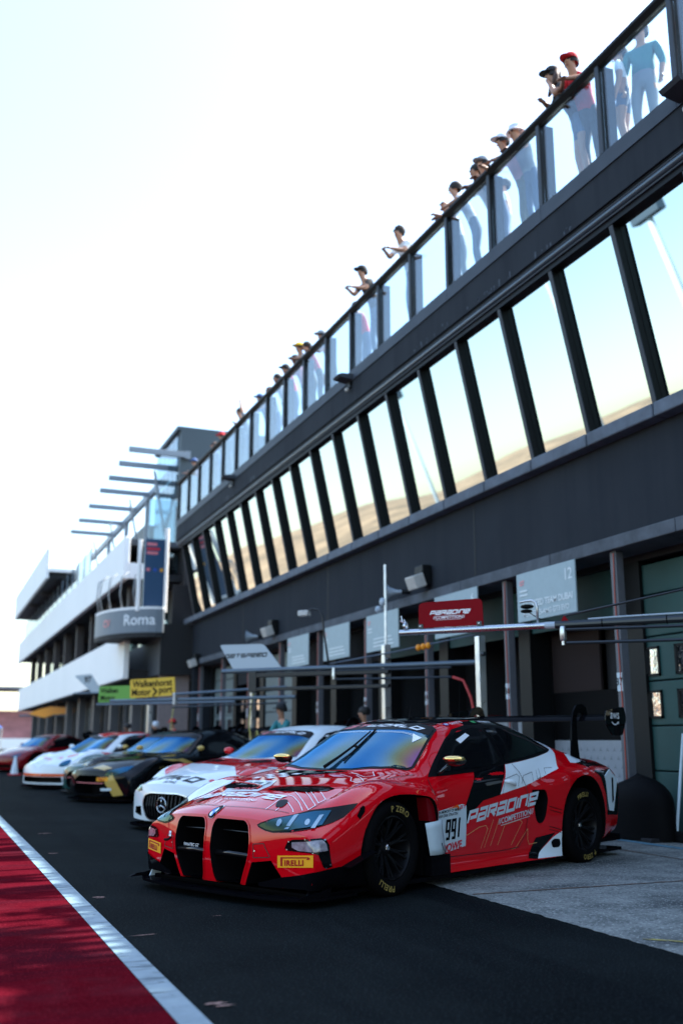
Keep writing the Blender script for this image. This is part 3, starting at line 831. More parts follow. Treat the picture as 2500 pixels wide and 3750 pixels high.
class Car:
    def __init__(s, name, loc, rz, T, label, group=None):
        s.root = empty(name, (loc[0], loc[1], 0), rz, label, 'race car', group)
        s.bm = loft_body(T); s.bvh = BVHTree.FromBMesh(s.bm)
    def finish_body(s, m, cutter=None, cut_mat=None, name='body'):
        me = bpy.data.meshes.new(name); s.bm.to_mesh(me); s.bm.free()
        me.materials.append(m)
        o = bpy.data.objects.new(name, me); col.objects.link(o)
        if cutter:
            c = cutter.build('cutter', cut_mat)
            md = o.modifiers.new('cut', 'BOOLEAN'); md.operation = 'DIFFERENCE'; md.solver = 'EXACT'
            md.object = c; md.material_mode = 'TRANSFER'
            me2 = eval_mesh(o); me2.name = name
            o.modifiers.clear(); o.data = me2; bpy.data.meshes.remove(me)
            cm = c.data; bpy.data.objects.remove(c); bpy.data.meshes.remove(cm)
            me = o.data
        me.polygons.foreach_set('use_smooth', [True]*len(me.polygons)); me.set_sharp_from_angle(angle=R(38))
        o.parent = s.root; s.body = o
        return o
    def hit(s, view, a, b, off):
        if view == 'L': o = Vector((a, 3, b)); d = Vector((0, -1, 0))
        elif view == 'R': o = Vector((a, -3, b)); d = Vector((0, 1, 0))
        elif view == 'F': o = Vector((6, a, b)); d = Vector((-1, 0, 0))
        elif view == 'B': o = Vector((-6, a, b)); d = Vector((1, 0, 0))
        elif view == 'T': o = Vector((a, b, 4)); d = Vector((0, 0, -1))
        else:
            ph = R(view); nrm = Vector((math.cos(ph), math.sin(ph), 0)); rt = Vector((-math.sin(ph), math.cos(ph), 0))
            o = nrm*6 + rt*a + Vector((0, 0, b)); d = -nrm
        p, nr, i, dist = s.bvh.ray_cast(o, d)
        if p is None:
            q = o + d*(5 if view not in ('L', 'R') else 2.1)
            p, nr, i, dist = s.bvh.find_nearest(q)
        if nr.dot(d) > 0: nr = -nr
        return p + nr*off
    def patch(s, name, poly, view, m, off=.003, g=.04, mirror=False, parent=None, holes=None):
        """a panel in the outline poly (given in a side, front or top view) lying on the body"""
        bm = bmesh.new()
        f = bm.faces.new([bm.verts.new((p[0], p[1], 0)) for p in poly])
        xs = [p[0] for p in poly]; ys = [p[1] for p in poly]
        for lo, hi, nv in ((min(xs), max(xs), (1,0,0)), (min(ys), max(ys), (0,1,0))):
            k = int((hi-lo)/g)
            for i in range(1, k+1):
                t = lo + (hi-lo)*i/(k+1)
                co = Vector(nv)*t
                bmesh.ops.bisect_plane(bm, geom=list(bm.verts)+list(bm.edges)+list(bm.faces), plane_co=co, plane_no=nv, dist=1e-5)
        bmesh.ops.triangulate(bm, faces=[q for q in bm.faces if len(q.verts) > 4])
        mb = MB()
        bm.verts.index_update()
        mb.add([s.hit(view, v.co.x, v.co.y, off) for v in bm.verts], [[v.index for v in q.verts] for q in bm.faces])
        bm.free()
        return s._fin(mb, name, m, mirror, parent)
    def _fin(s, mb, name, m, mirror, parent):
        out = []
        for mir in ((1, -1) if mirror else (1,)):
            w = MB(); w.add([(p[0], p[1]*mir, p[2]) for p in mb.v], mb.f if mir == 1 else [tuple(reversed(q)) for q in mb.f])
            o = w.build(name, m, parent or s.root, smooth=True, angle=50); out.append(o)
        return out if mirror else out[0]
    def decal(s, name, shp, view, at, m, off=.004, rot=0., mirror=False, parent=None, skew=0.):
        """flat lettering or a shape laid on the body; at = anchor in the view's own coordinates"""
        c, q = math.cos(R(rot)), math.sin(R(rot)); pts = []
        for u, v in shp[0]:
            u, v = u*c - v*q, u*q + v*c
            v += skew*u
            if view == 'L': a, b = at[0]-u, at[1]+v
            elif view == 'T': a, b = at[0]-v, at[1]+u
            else: a, b = at[0]+u, at[1]+v
            pts.append(s.hit(view, a, b, off))
        mb = MB().add(pts, shp[1])
        return s._fin(mb, name, m, mirror, parent)
    def line(s, name, pts, view, m, w=.006, off=.003, g=.03, mirror=False, parent=None):
        """a thin band along a polyline on the body (panel gap or pin stripe)"""
        P = []
        for a, b in zip(pts, pts[1:]):
            n = max(1, int(math.dist(a, b)/g))
            for i in range(n): P.append((a[0]+(b[0]-a[0])*i/n, a[1]+(b[1]-a[1])*i/n))
        P.append(pts[-1])
        v, f = stroke2d(P, w)
        mb = MB().add([s.hit(view, p[0], p[1], off) for p in v], f)
        return s._fin(mb, name, m, mirror, parent)

def arc_text(s, r, a0, size, bold=.02, space=1.12):
    """lettering set clockwise round a circle, starting at the angle a0 (degrees)"""
    v = []; f = []; a = R(a0)
    for ch in s:
        if ch == ' ': a -= size*.35/r; continue
        gv, gf = text2d(ch, size, bold=bold, align='LEFT')
        w = max(p[0] for p in gv)
        mid = a - w/2/r
        o = len(v)
        for x, y in gv:
            t = mid - (x-w/2)/r
            v.append(((r+y)*math.cos(t), (r+y)*math.sin(t)))
        f += [tuple(i+o for i in q) for q in gf]
        a -= w*space/r + size*.06/r
    return v, f

_wheel = {}
def wheel(root, x, y, r=.352, wdt=.31, steer=0., letters=None, rim_col='rim_black', spokes=10, detail=True, nut='nut_steel', rot=0.):
    """wheel with tyre, spoked rim and centre nut; y > 0 is the left side of the car"""
    side = 1 if y > 0 else -1
    key = (r, wdt, rim_col, spokes)
    hw = wdt/2; rr = r*.67
    if key not in _wheel:
        # rim: barrel, spokes, hub
        mb = MB()
        mb.lathe([(rr, hw*.80), (rr+.006, hw*.86), (rr-.006, hw*.88), (rr-.02, hw*.70), (rr-.035, -hw*.6), (rr, -hw*.8)], 48, 'Y')
        for k in range(spokes):
            t = 2*math.pi*k/spokes
            for d in (-.05, .05):
                c0 = (math.sin(t)*.055, hw*.30, math.cos(t)*.055)
                c1 = (math.sin(t+d)*(rr-.1), hw*.55, math.cos(t+d)*(rr-.1))
                c2 = (math.sin(t+d*2.2)*(rr-.012), hw*.74, math.cos(t+d*2.2)*(rr-.012))
                mb.tube([c0, c1, c2], [.017, .011, .010], 6)
        mb.lathe([(.001, hw*.5), (.035, hw*.5), (.05, hw*.42), (.075, hw*.36), (.085, hw*.2), (.085, -.05)], 24, 'Y')
        rimo = mb.build('wheel', MATS[rim_col], None, smooth=True, angle=40)
        tb = MB().lathe([(rr-.004, hw*.78), (rr+.012, hw*.93), (r*.83, hw*1.0), (r*.93, hw*.97), (r*.985, hw*.84), (r, hw*.66),
                         (r, -hw*.66), (r*.985, -hw*.84), (r*.93, -hw*.97), (r*.83, -hw), (rr, -hw*.8)], 64, 'Y', closed=True)
        tyre = tb.build('tyre', MATS['tyre'], None, smooth=True, angle=60)
        disc = MB().lathe([(.08, -.02), (.185, -.02), (.185, -.055), (.08, -.055)], 40, 'Y', closed=True).build('brake_disc', MATS['brake'], None, smooth=True, angle=30)
        nt = MB().lathe([(.001, hw*.62), (.018, hw*.61), (.026, hw*.56), (.03, hw*.45)], 6, 'Y').build('centre_nut', MATS[nut], None)
        _wheel[key] = (rimo, tyre, disc, nt, [False])
    rimo, tyre, disc, nt, used = _wheel[key]
    if used[0]: w = share(rimo); ch = [share(q) for q in (tyre, disc, nt)]
    else: w = rimo; ch = [tyre, disc, nt]; used[0] = True
    w.parent = root; w.location = (x, y, r*.985)
    w.rotation_euler = (0, R(rot), steer + (0 if side > 0 else math.pi))
    for q in ch: q.parent = w; q.location = (0, 0, 0)
    if letters and side > 0:
        for txt, rad, a0, size in letters:
            sv, sf = arc_text(txt, rad, a0, size)
            MB().add([(-u, hw*.995+.0035, q) for u, q in sv], sf).build('tyre_lettering', MATS['tyre_letters'], w)
    return w

BMW_T = dict(
 x=(2.42, -2.42), bulge=(.035, .03), extra=[1.21, 1.19, .885, .87, .93],
 k=[(2.42,.155),(2.3,.155),(2.0,.11),(1.7,.04),(1.45,0),(-1.7,0),(-2.1,-.05),(-2.42,-.13)],
 Y=[ [(-2.42,0),(2.42,0)],
     [(2.42,.20),(1.9,.30),(1.2,.42),(.5,.36),(0,.34),(-.6,.34),(-1.4,.33),(-2.42,.35)],
     [(2.42,.46),(2.2,.52),(1.9,.57),(1.5,.64),(1.15,.72),(.95,.735),(.8,.70),(.5,.625),(.3,.585),(0,.565),(-.5,.56),(-1,.56),(-1.4,.57),(-1.8,.60),(-2.42,.60)],
     [(2.42,.66),(2.2,.69),(1.9,.71),(1.5,.73),(1.15,.80),(.85,.845),(.5,.865),(0,.865),(-.5,.855),(-1,.825),(-1.3,.79),(-1.7,.75),(-2.0,.74),(-2.42,.70)],
     [(2.42,.81),(2.36,.825),(2.2,.82),(1.9,.82),(1.5,.83),(1.15,.865),(.85,.885),(0,.905),(-.5,.91),(-1,.905),(-1.5,.90),(-2,.87),(-2.42,.80)],
     [(2.42,.91),(2.36,.935),(2.2,.945),(1.9,.955),(1.6,.965),(1.45,.97),(1.1,.965),(.92,.955),(.85,.925),(.5,.92),(0,.925),(-.5,.935),(-.9,.955),(-1.2,.98),(-1.5,.985),(-1.9,.955),(-2.42,.88)],
     [(2.42,.955),(2.36,.985),(2.2,1.0),(1.9,1.01),(1.6,1.018),(1.4,1.02),(1.1,1.02),(.93,1.015),(.885,1.0),(.87,.945),(.5,.935),(0,.935),(-.5,.95),(-.9,.99),(-1.2,1.02),(-1.5,1.025),(-1.9,.995),(-2.42,.92)],
     [(2.42,.96),(2.36,.99),(2.2,1.005),(1.9,1.015),(1.6,1.02),(1.1,1.02),(.93,1.015),(.885,.99),(.87,.93),(.5,.925),(0,.922),(-.5,.935),(-.9,.985),(-1.2,1.02),(-1.5,1.025),(-1.9,.99),(-2.42,.90)],
     [(2.42,.95),(2.36,.975),(2.2,.99),(1.9,1.0),(1.5,1.01),(1.0,1.0),(.885,.97),(.87,.915),(.5,.90),(0,.898),(-.5,.905),(-.9,.96),(-1.5,1.01),(-1.9,.97),(-2.42,.86)],
     [(2.42,.92),(2.36,.94),(2.2,.95),(1.9,.96),(1.5,.97),(1.0,.98),(.8,.955),(.3,.95),(-.9,.975),(-1.5,.98),(-1.9,.9),(-2.42,.78)],
     [(-2.42,0),(2.42,0)] ],
 Z=[ [(2.42,.597),(2.36,.632),(2.2,.683),(1.9,.76),(1.5,.845),(1.2,.895),(1.0,1.0),(.75,1.135),(.5,1.258),(.2,1.33),(-.2,1.37),(-.55,1.375),(-.9,1.335),(-1.3,1.215),(-1.7,1.075),(-2.0,1.0),(-2.3,.985),(-2.42,.98)],
     [(2.42,.595),(2.36,.628),(2.2,.678),(1.9,.757),(1.5,.842),(1.2,.892),(1.0,.985),(.75,1.12),(.5,1.245),(.2,1.32),(-.2,1.36),(-.55,1.365),(-.9,1.32),(-1.3,1.20),(-1.7,1.065),(-2.0,.99),(-2.42,.97)],
     [(2.42,.582),(2.36,.61),(2.2,.655),(1.9,.74),(1.5,.83),(1.15,.882),(.95,.90),(.8,.975),(.5,1.155),(.3,1.245),(0,1.285),(-.5,1.30),(-.9,1.255),(-1.3,1.145),(-1.7,1.025),(-2.0,.965),(-2.42,.94)],
     [(2.42,.555),(2.36,.58),(2.2,.63),(1.9,.725),(1.5,.825),(1.15,.862),(.85,.85),(.5,.86),(0,.89),(-.3,.93),(-.7,.99),(-1.2,1.035),(-1.5,1.03),(-1.7,.985),(-2.0,.935),(-2.42,.91)],
     [(2.42,.51),(2.36,.535),(2.2,.595),(1.9,.745),(1.7,.805),(1.45,.84),(1.15,.825),(.85,.80),(.5,.81),(0,.835),(-.5,.86),(-.9,.89),(-1.2,.925),(-1.5,.93),(-1.9,.905),(-2.42,.87)],
     [(2.42,.47),(2.36,.49),(2.2,.56),(1.9,.70),(1.6,.785),(1.45,.80),(1.1,.775),(.9,.745),(.5,.73),(0,.74),(-.5,.765),(-.9,.82),(-1.2,.875),(-1.5,.89),(-1.9,.865),(-2.42,.80)],
     [(2.42,.40),(2.2,.46),(1.9,.58),(1.6,.70),(1.4,.72),(1.1,.70),(.9,.67),(.5,.62),(0,.62),(-.5,.64),(-.9,.70),(-1.2,.77),(-1.5,.79),(-1.9,.76),(-2.42,.66)],
     [(2.42,.30),(2.2,.33),(1.9,.42),(1.5,.50),(1.0,.48),(.5,.44),(0,.42),(-.5,.44),(-1,.5),(-1.5,.52),(-2.42,.45)],
     [(2.42,.20),(2.2,.21),(1.5,.24),(.9,.20),(.5,.17),(-.9,.17),(-1.5,.25),(-2.42,.28)],
     [(2.42,.125),(2.2,.125),(1.5,.115),(.8,.10),(-.9,.095),(-1.5,.12),(-1.9,.17),(-2.42,.22)],
     [(2.42,.12),(1.5,.10),(.8,.09),(-.9,.09),(-1.5,.11),(-1.9,.16),(-2.42,.21)] ])
# ------------------------------------------------------------------ the red car in front
def arch_cutters(c, fx=1.4585, rxx=-1.4585, tall=.745, front=None):
    fpoly = front or rounded([(1.86,.02),(1.84,.45),(1.66,.69),(1.45,tall),(1.18,tall-.01),(.94,.70),(.885,.5),(.86,.02)], .12)
    rpoly = [(rxx+.43*math.cos(t*math.pi/24), .38+.44*math.sin(t*math.pi/24)) for t in range(25)] + [(rxx-.43,.02),(rxx+.43,.02)]
    for y0, y1 in ((.60, 1.25), (-1.25, -.60)):
        c.prism(fpoly, y0, y1, 'Y'); c.prism(rpoly, y0, y1, 'Y')

def rear_wing(car, x0=-1.98, x1=-2.36, z=1.35, half=1.0, m='carbon', swan=.66, plate_word=None):
    """wing blade, two end plates and two swan-neck stays"""
    n = 14; prof = []
    for i in range(n+1):
        t = i/n; prof.append((x0+(x1-x0)*t, z+.075*t+.045*math.sin(math.pi*min(1, t*1.4)**.7)))
    for i in range(n, -1, -1):
        t = i/n; prof.append((x0+(x1-x0)*t, z+.075*t-.020*math.sin(math.pi*t)-.004))
    w = MB().prism(prof, -half, half, 'Y').build('rear_wing', MATS[m], car.root, smooth=True, angle=40)
    pl = rounded([(x0+.03, z-.03), (x0+.02, z+.10), (x1-.0, z+.15), (x1-.04, z+.02), (x1+.06, z-.15), (x0-.10, z-.15)], .04)
    for sgn in (1, -1):
        y0 = half*sgn; p = MB().prism(pl, min(y0, y0+.012*sgn), max(y0, y0+.012*sgn), 'Y').build('wing_end_plate', MATS['black_paint'], w)
        if sgn == 1 and plate_word:
            s = merge2d((text2d(plate_word, .13, bold=.008), (0, .03)), (arc2d(0, .045, .085, 222, 318, .014), (0, -.02)),
                        (poly2d([(.055,-.05),(.082,-.02),(.082,-.055)]), (0, 0)))
            flat_obj('wing_lettering', s, frame((x0-.16, y0+.016, z+.02), (-1, 0, 0), (0, 0, 1)), MATS['vinyl_white'], w)
    for sgn in (1, -1):
        out = [(x+.16, q) for x, q in [(-1.98, .92), (-2.02, 1.30), (-2.06, 1.44), (-2.13, 1.51), (-2.25, 1.53), (-2.33, 1.50), (-2.37, 1.40), (-2.30, 1.38), (-2.27, 1.43), (-2.18, 1.44), (-2.13, 1.40), (-2.12, 1.20), (-2.16, .92)]]
        MB().prism(rounded(out, .03, 3), sgn*swan-.009, sgn*swan+.009, 'Y').build('wing_stay', MATS['carbon'], car.root)
    return w

def splitter(car, pts, z=.055, t=.022, m='carbon'):
    """thin floor blade ahead of the bumper; pts = left half outline (x, y) from the centre outwards"""
    poly = [(x, y) for x, y in pts] + [(pts[-1][0]-.35, pts[-1][1]-.02)]
    full = poly + [(x, -y) for x, y in reversed(poly)]
    n = len(full)
    o = MB().prism(full, z, z+t, 'Z').build('splitter', MATS[m], car.root)
    return o

def hollow_rim(c_poly, x0, x1, w):
    return c_poly

bmw = Car('race_car', (4.2765, 8.769), R(-154.83), BMW_T,
          'glossy red race car with twin black kidney grilles and number 991 on its door')
kid = rounded([(.030,.36),(.034,.52),(.066,.582),(.37,.577),(.412,.54),(.437,.42),(.424,.31),(.330,.112),(.088,.106),(.054,.16)], [.02,.03,.035,.035,.03,.05,.05,.03,.03,.03], 5)
intake = [(.452,.285),(.620,.306),(.704,.195),(.69,.105),(.366,.105)]
svent = rounded([(-.585,.706),(-.79,.704),(-.822,.62),(-.79,.47),(-.745,.405),(-.68,.405),(-.64,.46),(-.612,.60)], .03, 4)
cut = MB(); arch_cutters(cut)
for sg in (1, -1):
    cut.prism([(p[0]*sg, p[1]) for p in kid], 1.95, 2.7, 'X')
    cut.prism([(p[0]*sg, p[1]) for p in intake], 2.0, 2.7, 'X')
    cut.prism(svent, *((.72, 1.3) if sg == 1 else (-1.3, -.72)), 'Y')
bmw.finish_body(MATS['red_paint'], cut, MATS['black_void'])
P = bmw.patch; D = bmw.decal; LN = bmw.line
V = MATS
# kidney surrounds, blade and inner mesh bars
for sg in (1, -1):
    ring = [(p[0]*sg, p[1]) for p in kid] + [(kid[0][0]*sg, kid[0][1])]
    LN('grille_surround', ring, 'F', V['red_paint'], .011, .006, .05)
    mb = MB().tube([(2.40, sg*.045, .325), (2.405, sg*.20, .333), (2.395, sg*.41, .325)], .019, 10)
    mb.build('grille_blade', V['gloss_black'], bmw.root, smooth=True)
    MB().tube([(2.33, sg*.04, .485), (2.33, sg*.41, .480)], .004, 6).build('grille_bar', V['steel_dark'], bmw.root)
D('grille_lettering', text2d('FANATEC GT', .034, shear=.2), 'F', (-.23, .365), V['vinyl_white'], -.02)
roundel(bmw, (0.005, .612), .043)
# headlamps: black bezel, glass and the tubes behind it, projected square to the corner of the car
hl_o = [(-.976,.546),(-.95,.562),(-.85,.593),(-.725,.613),(-.603,.642),(-.538,.651),(-.44,.665),(-.257,.692),(-.279,.66),(-.346,.6),(-.42,.564),(-.507,.538),(-.594,.52),(-.72,.504),(-.844,.497),(-.908,.508),(-.96,.529)]
hl_g = [(-.957,.541),(-.937,.555),(-.846,.583),(-.723,.604),(-.567,.632),(-.441,.640),(-.469,.586),(-.49,.547),(-.596,.531),(-.72,.518),(-.844,.511),(-.901,.520)]
hb = P('headlight', hl_o, 35, V['lamp_black'], .004, .03, mirror=True)
gl = P('lamp_glass', hl_g, 35, V['headlamp_glass'], .010, .03, mirror=True)
for a, b in zip(hb, gl): b.parent = a
for q, (u, w0) in enumerate(((-.72, .045), (-.535, .05))):
    tb = P('lamp_tube', [(u-.03, .525), (u, .525), (u+.045, .61), (u+.012, .605)], 35, V['lamp_tube'], .014, .03, mirror=True)
    for a, b in zip(hb, tb): b.parent = a
for u in (-.80, -.60):
    tb = P('lamp_projector', [(u+.018*math.cos(t*math.pi/6), .562+.020*math.sin(t*math.pi/6)) for t in range(12)], 35, V['lamp_tube'], .013, .03, mirror=True)
    for a, b in zip(hb, tb): b.parent = a
# fog lamps
fr = [(-.116,.396),(-.092,.442),(-.049,.458),(.145,.468),(.174,.457),(.191,.424),(.205,.275),(.181,.264),(.168,.275),(.143,.358),(.124,.368),(-.09,.38)]
fg = [(-.056,.44),(.155,.455),(.176,.431),(.186,.385),(.124,.378),(-.006,.384),(-.055,.405)]
fa = P('fog_lamp', fr, 20, V['lamp_black'], .005, .03, mirror=True)
fb = P('fog_lens', fg, 20, V['fog_lens'], .010, .03, mirror=True)
for a, b in zip(fa, fb): b.parent = a
for u, v in ((-.095,.39),(-.08,.443),(.05,.463),(.165,.455),(.115,.372),(.196,.29),(.178,.272)):
    sc = D('screw', poly2d([(.005*math.cos(t*math.pi/4), .005*math.sin(t*math.pi/4)) for t in range(8)]), 20, (u, v), V['steel'], .012, mirror=True)
    for a, b in zip(fa, sc): b.parent = a
# bumper stickers, access panels
st = [(.676,.344),(.952,.358),(.952,.276),(.676,.262)]
for sg in (1, -1):
    p = P('sticker', [(a*sg, b) for a, b in st], 'F', V['sticker_yellow'], .006, .04)
    D('sticker_lettering', pirelli2d(.060), 'F', (.814*sg, .310), V['sticker_red'], .009, parent=p, skew=.05*sg)
    LN('access_panel', [(a*sg, b) for a, b in [(.465,.412),(.558,.42),(.57,.395),(.610,.335),(.603,.327),(.469,.318),(.465,.412)]], 'F', V['seam'], .006, .003)
    D('panel_pin', poly2d([(.006*math.cos(t*math.pi/4), .006*math.sin(t*math.pi/4)) for t in range(8)]), 'F', (.48*sg, .365), V['steel'], .006)
D('tow_mark', poly2d([(-.018,-.02),(.018,-.02),(.018,.02),(-.018,.02)]), 'F', (-.515, .428), V['vinyl_white'], .005)
D('tow_word', text2d('TOW', .017), 'F', (-.515, .428), V['vinyl_blue'], .007)
MB().tube([(2.41,-.50,.40),(2.44,-.50,.385),(2.45,-.53,.385)], .010, 8).build('tow_eye', V['black_rubber'], bmw.root, smooth=True)
# lower valance in black carbon, round the corner to the wheel
P('valance', [(-.34,.085),(-.34,.150),(-.14,.198),(.02,.222),(.19,.262),(.315,.285),(.315,.085)], 20, V['carbon'], .011, .04, mirror=True)
P('centre_valance', [(-.40,.115),(-.40,.132),(.40,.132),(.40,.115)], 'F', V['carbon'], .004, .05)
# splitter with turned-up tips, dive fins
sp = splitter(bmw, [(2.50,0),(2.50,.3),(2.475,.6),(2.42,.82),(2.33,.96),(2.2,1.0)], .05, .02)
for sg in (1, -1):
    MB().prism([(2.47,.07),(2.30,.07),(2.12,.07),(2.10,.13),(2.22,.105),(2.40,.09)], sg*.955-.006, sg*.955+.006, 'Y').build('splitter_fin', V['carbon'], sp)
    MB().prism([(2.30,.07),(2.18,.07),(2.20,.17),(2.23,.20)], sg*.90-.006, sg*.90+.006, 'Y').build('splitter_stay', V['panel_white' if sg < 0 else 'carbon'], sp)
    MB().box(-.28,.02,-.09,.09,-.004,.004, Matrix.Translation((2.02, sg*1.0, .27)) @ Matrix.Rotation(R(18), 4, 'Y')).build('dive_plane', V['carbon'], bmw.root)
MB().box(-2.30, 2.25, -.92, .92, .055, .085).build('floor', V['carbon'], bmw.root)
# windscreen, sun strip, roof, side glass
ws = [(1.165,0),(1.145,.3),(1.07,.55),(.95,.695),(.88,.72),(.60,.635),(.36,.565),(.335,.50),(.375,.25),(.385,0)]
ws_full = ws + [(a, -b) for a, b in reversed(ws[1:-1])]
P('windscreen_seal', [(1.19,0),(1.17,.3),(1.10,.56),(.955,.725),(.87,.74),(.585,.652),(.335,.58),(.30,.50),(.34,.25),(.35,0)] + [(a,-b) for a,b in reversed([(1.17,.3),(1.10,.56),(.955,.725),(.87,.74),(.585,.652),(.335,.58),(.30,.50),(.34,.25)])], 'T', V['vinyl_black'], .003, .05)
wsg = P('windscreen', ws_full, 'T', V['windscreen_film'], .007, .04)
strip = [(.385,0),(.375,.25),(.335,.50),(.36,.565),(.47,.59),(.50,.5),(.535,.25),(.55,0)]
P('sun_strip', strip + [(a,-b) for a,b in reversed(strip[1:-1])], 'T', V['vinyl_black'], .0095, .05, parent=wsg)
D('sun_strip_lettering', glyphs2d('WORLD', .075, wid=1.05, gap=.30, stroke=.24, shear=.5), 'T', (.445, .19), V['vinyl_white'], .012, parent=wsg)
D('sun_strip_mark', glyphs2d('GT', .085, wid=1.0, gap=.3, stroke=.26, shear=.5), 'T', (.455, -.245), V['vinyl_pink'], .012, parent=wsg)
LN('strip_line', [(.575,-.5),(.60,0),(.575,.5)], 'T', V['vinyl_white'], .004, .010, parent=wsg)
LN('strip_line', [(.560,-.5),(.585,0),(.56,.5)], 'T', V['vinyl_white'], .004, .010, parent=wsg)
D('scrutiny_sticker', poly2d([(-.05,.05),(.045,.055),(.02,-.05)]), 'T', (.60, .53), V['vinyl_white'], .011, parent=wsg)
P('roof_panel', [(.32,-.30),(.345,0),(.33,.30),(.29,.50),(.10,.49),(-.30,.47),(-1.05,.48),(-1.15,.2),(-1.18,0),(-1.15,-.2),(-1.05,-.48),(-.30,-.47),(-.05,-.30),(.10,-.36)], 'T', V['black_paint'], .003, .05)
for i in range(4):
    for j in range(2):
        x0 = .27-.085*i-.03*j; y0 = -.40-.06*j+.012*i
        P('checker', [(x0,y0),(x0-.05,y0+.005),(x0-.055,y0+.055),(x0-.008,y0+.05)], 'T', V['vinyl_white'], .0055, .05)
DLO = [(.825,.850),(.592,1.007),(.356,1.159),(.16,1.245),(-.085,1.285),(-.483,1.300),(-.85,1.268),(-1.05,1.205),(-1.20,1.11),(-1.238,1.064),(-1.149,1.041),(-.828,.991),(-.523,.957),(-.296,.935),(.169,.880),(.511,.862)]
P('window_surround', DLO, 'L', V['vinyl_black'], .003, .05); P('window_surround', DLO, 'R', V['vinyl_black'], .003, .05)
for vw in 'LR':
    P('side_window', [(.70,.885),(.52,1.02),(.33,1.145),(.16,1.215),(-.08,1.252),(-.27,1.262),(-.27,.955),(.15,.905)], vw, V['side_glass'], .006, .05)
    P('quarter_window', [(-.33,1.262),(-.55,1.262),(-.85,1.225),(-1.05,1.155),(-1.19,1.07),(-.83,1.015),(-.52,.978),(-.33,.955)], vw, V['side_glass'], .006, .05)
P('seat_glimpse', [(.22,1.15),(.02,1.21),(-.02,1.19),(.10,1.15),(.18,1.12)], 'L', V['vinyl_white'], .0075, .05)
P('roof_edge', [(-.10,1.315),(-.483,1.345),(-.90,1.312),(-.96,1.25),(-.85,1.268),(-.483,1.300),(-.085,1.285)], 'L', V['black_paint'], .003, .05)
D('name_plate', poly2d([(-.14,-.016),(.14,-.016),(.14,.016),(-.14,.016)]), 'T', (.07, .505), V['red_paint'], .004, rot=88)
D('driver_name', text2d('D.LEUNG', .05, shear=.2, bold=.01), 'T', (-.02, .525), V['vinyl_white'], .0065, rot=-83)
D('driver_flag', poly2d([(-.03,-.02),(.03,-.02),(.03,.02),(-.03,.02)]), 'T', (.14, .535), V['vinyl_blue'], .006, rot=-83)
D('flag_cross', merge2d((poly2d([(-.03,-.004),(.03,-.004),(.03,.004),(-.03,.004)]),(0,0)),(poly2d([(-.005,-.02),(.005,-.02),(.005,.02),(-.005,.02)]),(0,0))), 'T', (.14, .535), V['vinyl_white'], .0075, rot=-83)
D('driver_name', text2d('A.FARFUS', .045, bold=.008), 'T', (-.48, .52), V['vinyl_white'], .0065, rot=-91)
D('driver_flag', poly2d([(-.03,-.02),(.03,-.02),(.03,.02),(-.03,.02)]), 'T', (-.30, .52), V['vinyl_green'], .006, rot=-90)
# livery on the left side
P('livery_black', [(.187,.884),(-.3,.936),(-.159,.784),(-.104,.68),(.162,.642),(.377,.529),(.394,.469),(.42,.40),(.70,.25),(.86,.12),(.86,.26),(.46,.55),(.406,.639),(.319,.743)], 'L', V['black_paint'], .002, .05)
P('livery_white', [(-.305,.934),(-.525,.955),(-.828,.990),(-1.149,1.040),(-1.238,1.062),(-1.20,1.112),(-1.05,1.206),(-.93,1.245),(-.945,1.262),(-1.09,1.215),(-1.368,1.100),(-1.30,1.06),(-1.20,.985),(-1.085,.885),(-.508,.745),(-.105,.684)], 'L', V['white_paint'], .0025, .05)
P('livery_white', [(-1.50,1.052),(-1.78,.972),(-1.95,.945),(-1.66,.925),(-1.40,.935),(-1.44,.985)], 'L', V['white_paint'], .0025, .05)
P('tail_panel', [(-1.50,.93),(-1.70,.95),(-1.95,.944),(-2.05,.93),(-2.30,.90),(-2.30,.40),(-1.93,.42),(-1.90,.62),(-1.78,.80),(-1.62,.875)], 'L', V['black_paint'], .003, .05)
P('livery_white', [(-.89,.268),(-1.03,.32),(-1.03,.098),(-.625,.102)], 'L', V['white_paint'], .0025, .05)
P('exhaust_opening', rounded([(-.866,.235),(-.91,.258),(-.995,.252),(-1.015,.207),(-.985,.177),(-.89,.178)], .02), 'L', V['black_void'], .005, .05)
P('livery_black', [(-.657,.281),(-.93,.312),(-.625,.098),(-.5,.112),(-.575,.165)], 'L', V['black_paint'], .0035, .05)
for ln in ([(.40,.369),(.222,.425),(.122,.433),(.094,.404),(.179,.247)], [(.011,.475),(.129,.25)], [(-.078,.477),(.039,.257)], [(-.074,.256),(-.169,.423),(-.397,.453),(-.435,.43),(-.285,.241)], [(-.287,.207),(-.352,.209),(-.529,.367),(-.538,.281),(-.563,.229),(-.673,.237)]):
    LN('outline_lettering', ln, 'L', V['vinyl_gold'], .0045, .004)
for ln in ([(-.136,.686),(-.207,.812),(-.407,.85),(-.435,.827),(-.391,.742)], [(-.449,.762),(-.504,.833),(-.66,.862),(-.638,.786)], [(-.739,.879),(-.707,.799),(-.764,.812),(-.793,.893)], [(-.86,.84),(-.889,.892),(-1.06,.896)]):
    LN('outline_lettering', ln, 'L', V['vinyl_dark_line'], .0045, .0045)
for z0, dz in ((.345,.0),(.372,.0),(.52,0),(.55,0)):
    LN('pin_stripe', [(-.84,z0),(-1.02,z0-.04)], 'L', V['vinyl_black'], .006, .003)
sk = -(.568-.478)/(.31+.564)
D('door_lettering', paradine2d(.112), 'L', (-.135, .572), V['panel_white'], .005, skew=.117)
D('door_lettering', competition2d(.050), 'L', (-.335, .488), V['panel_white'], .005, skew=.13)
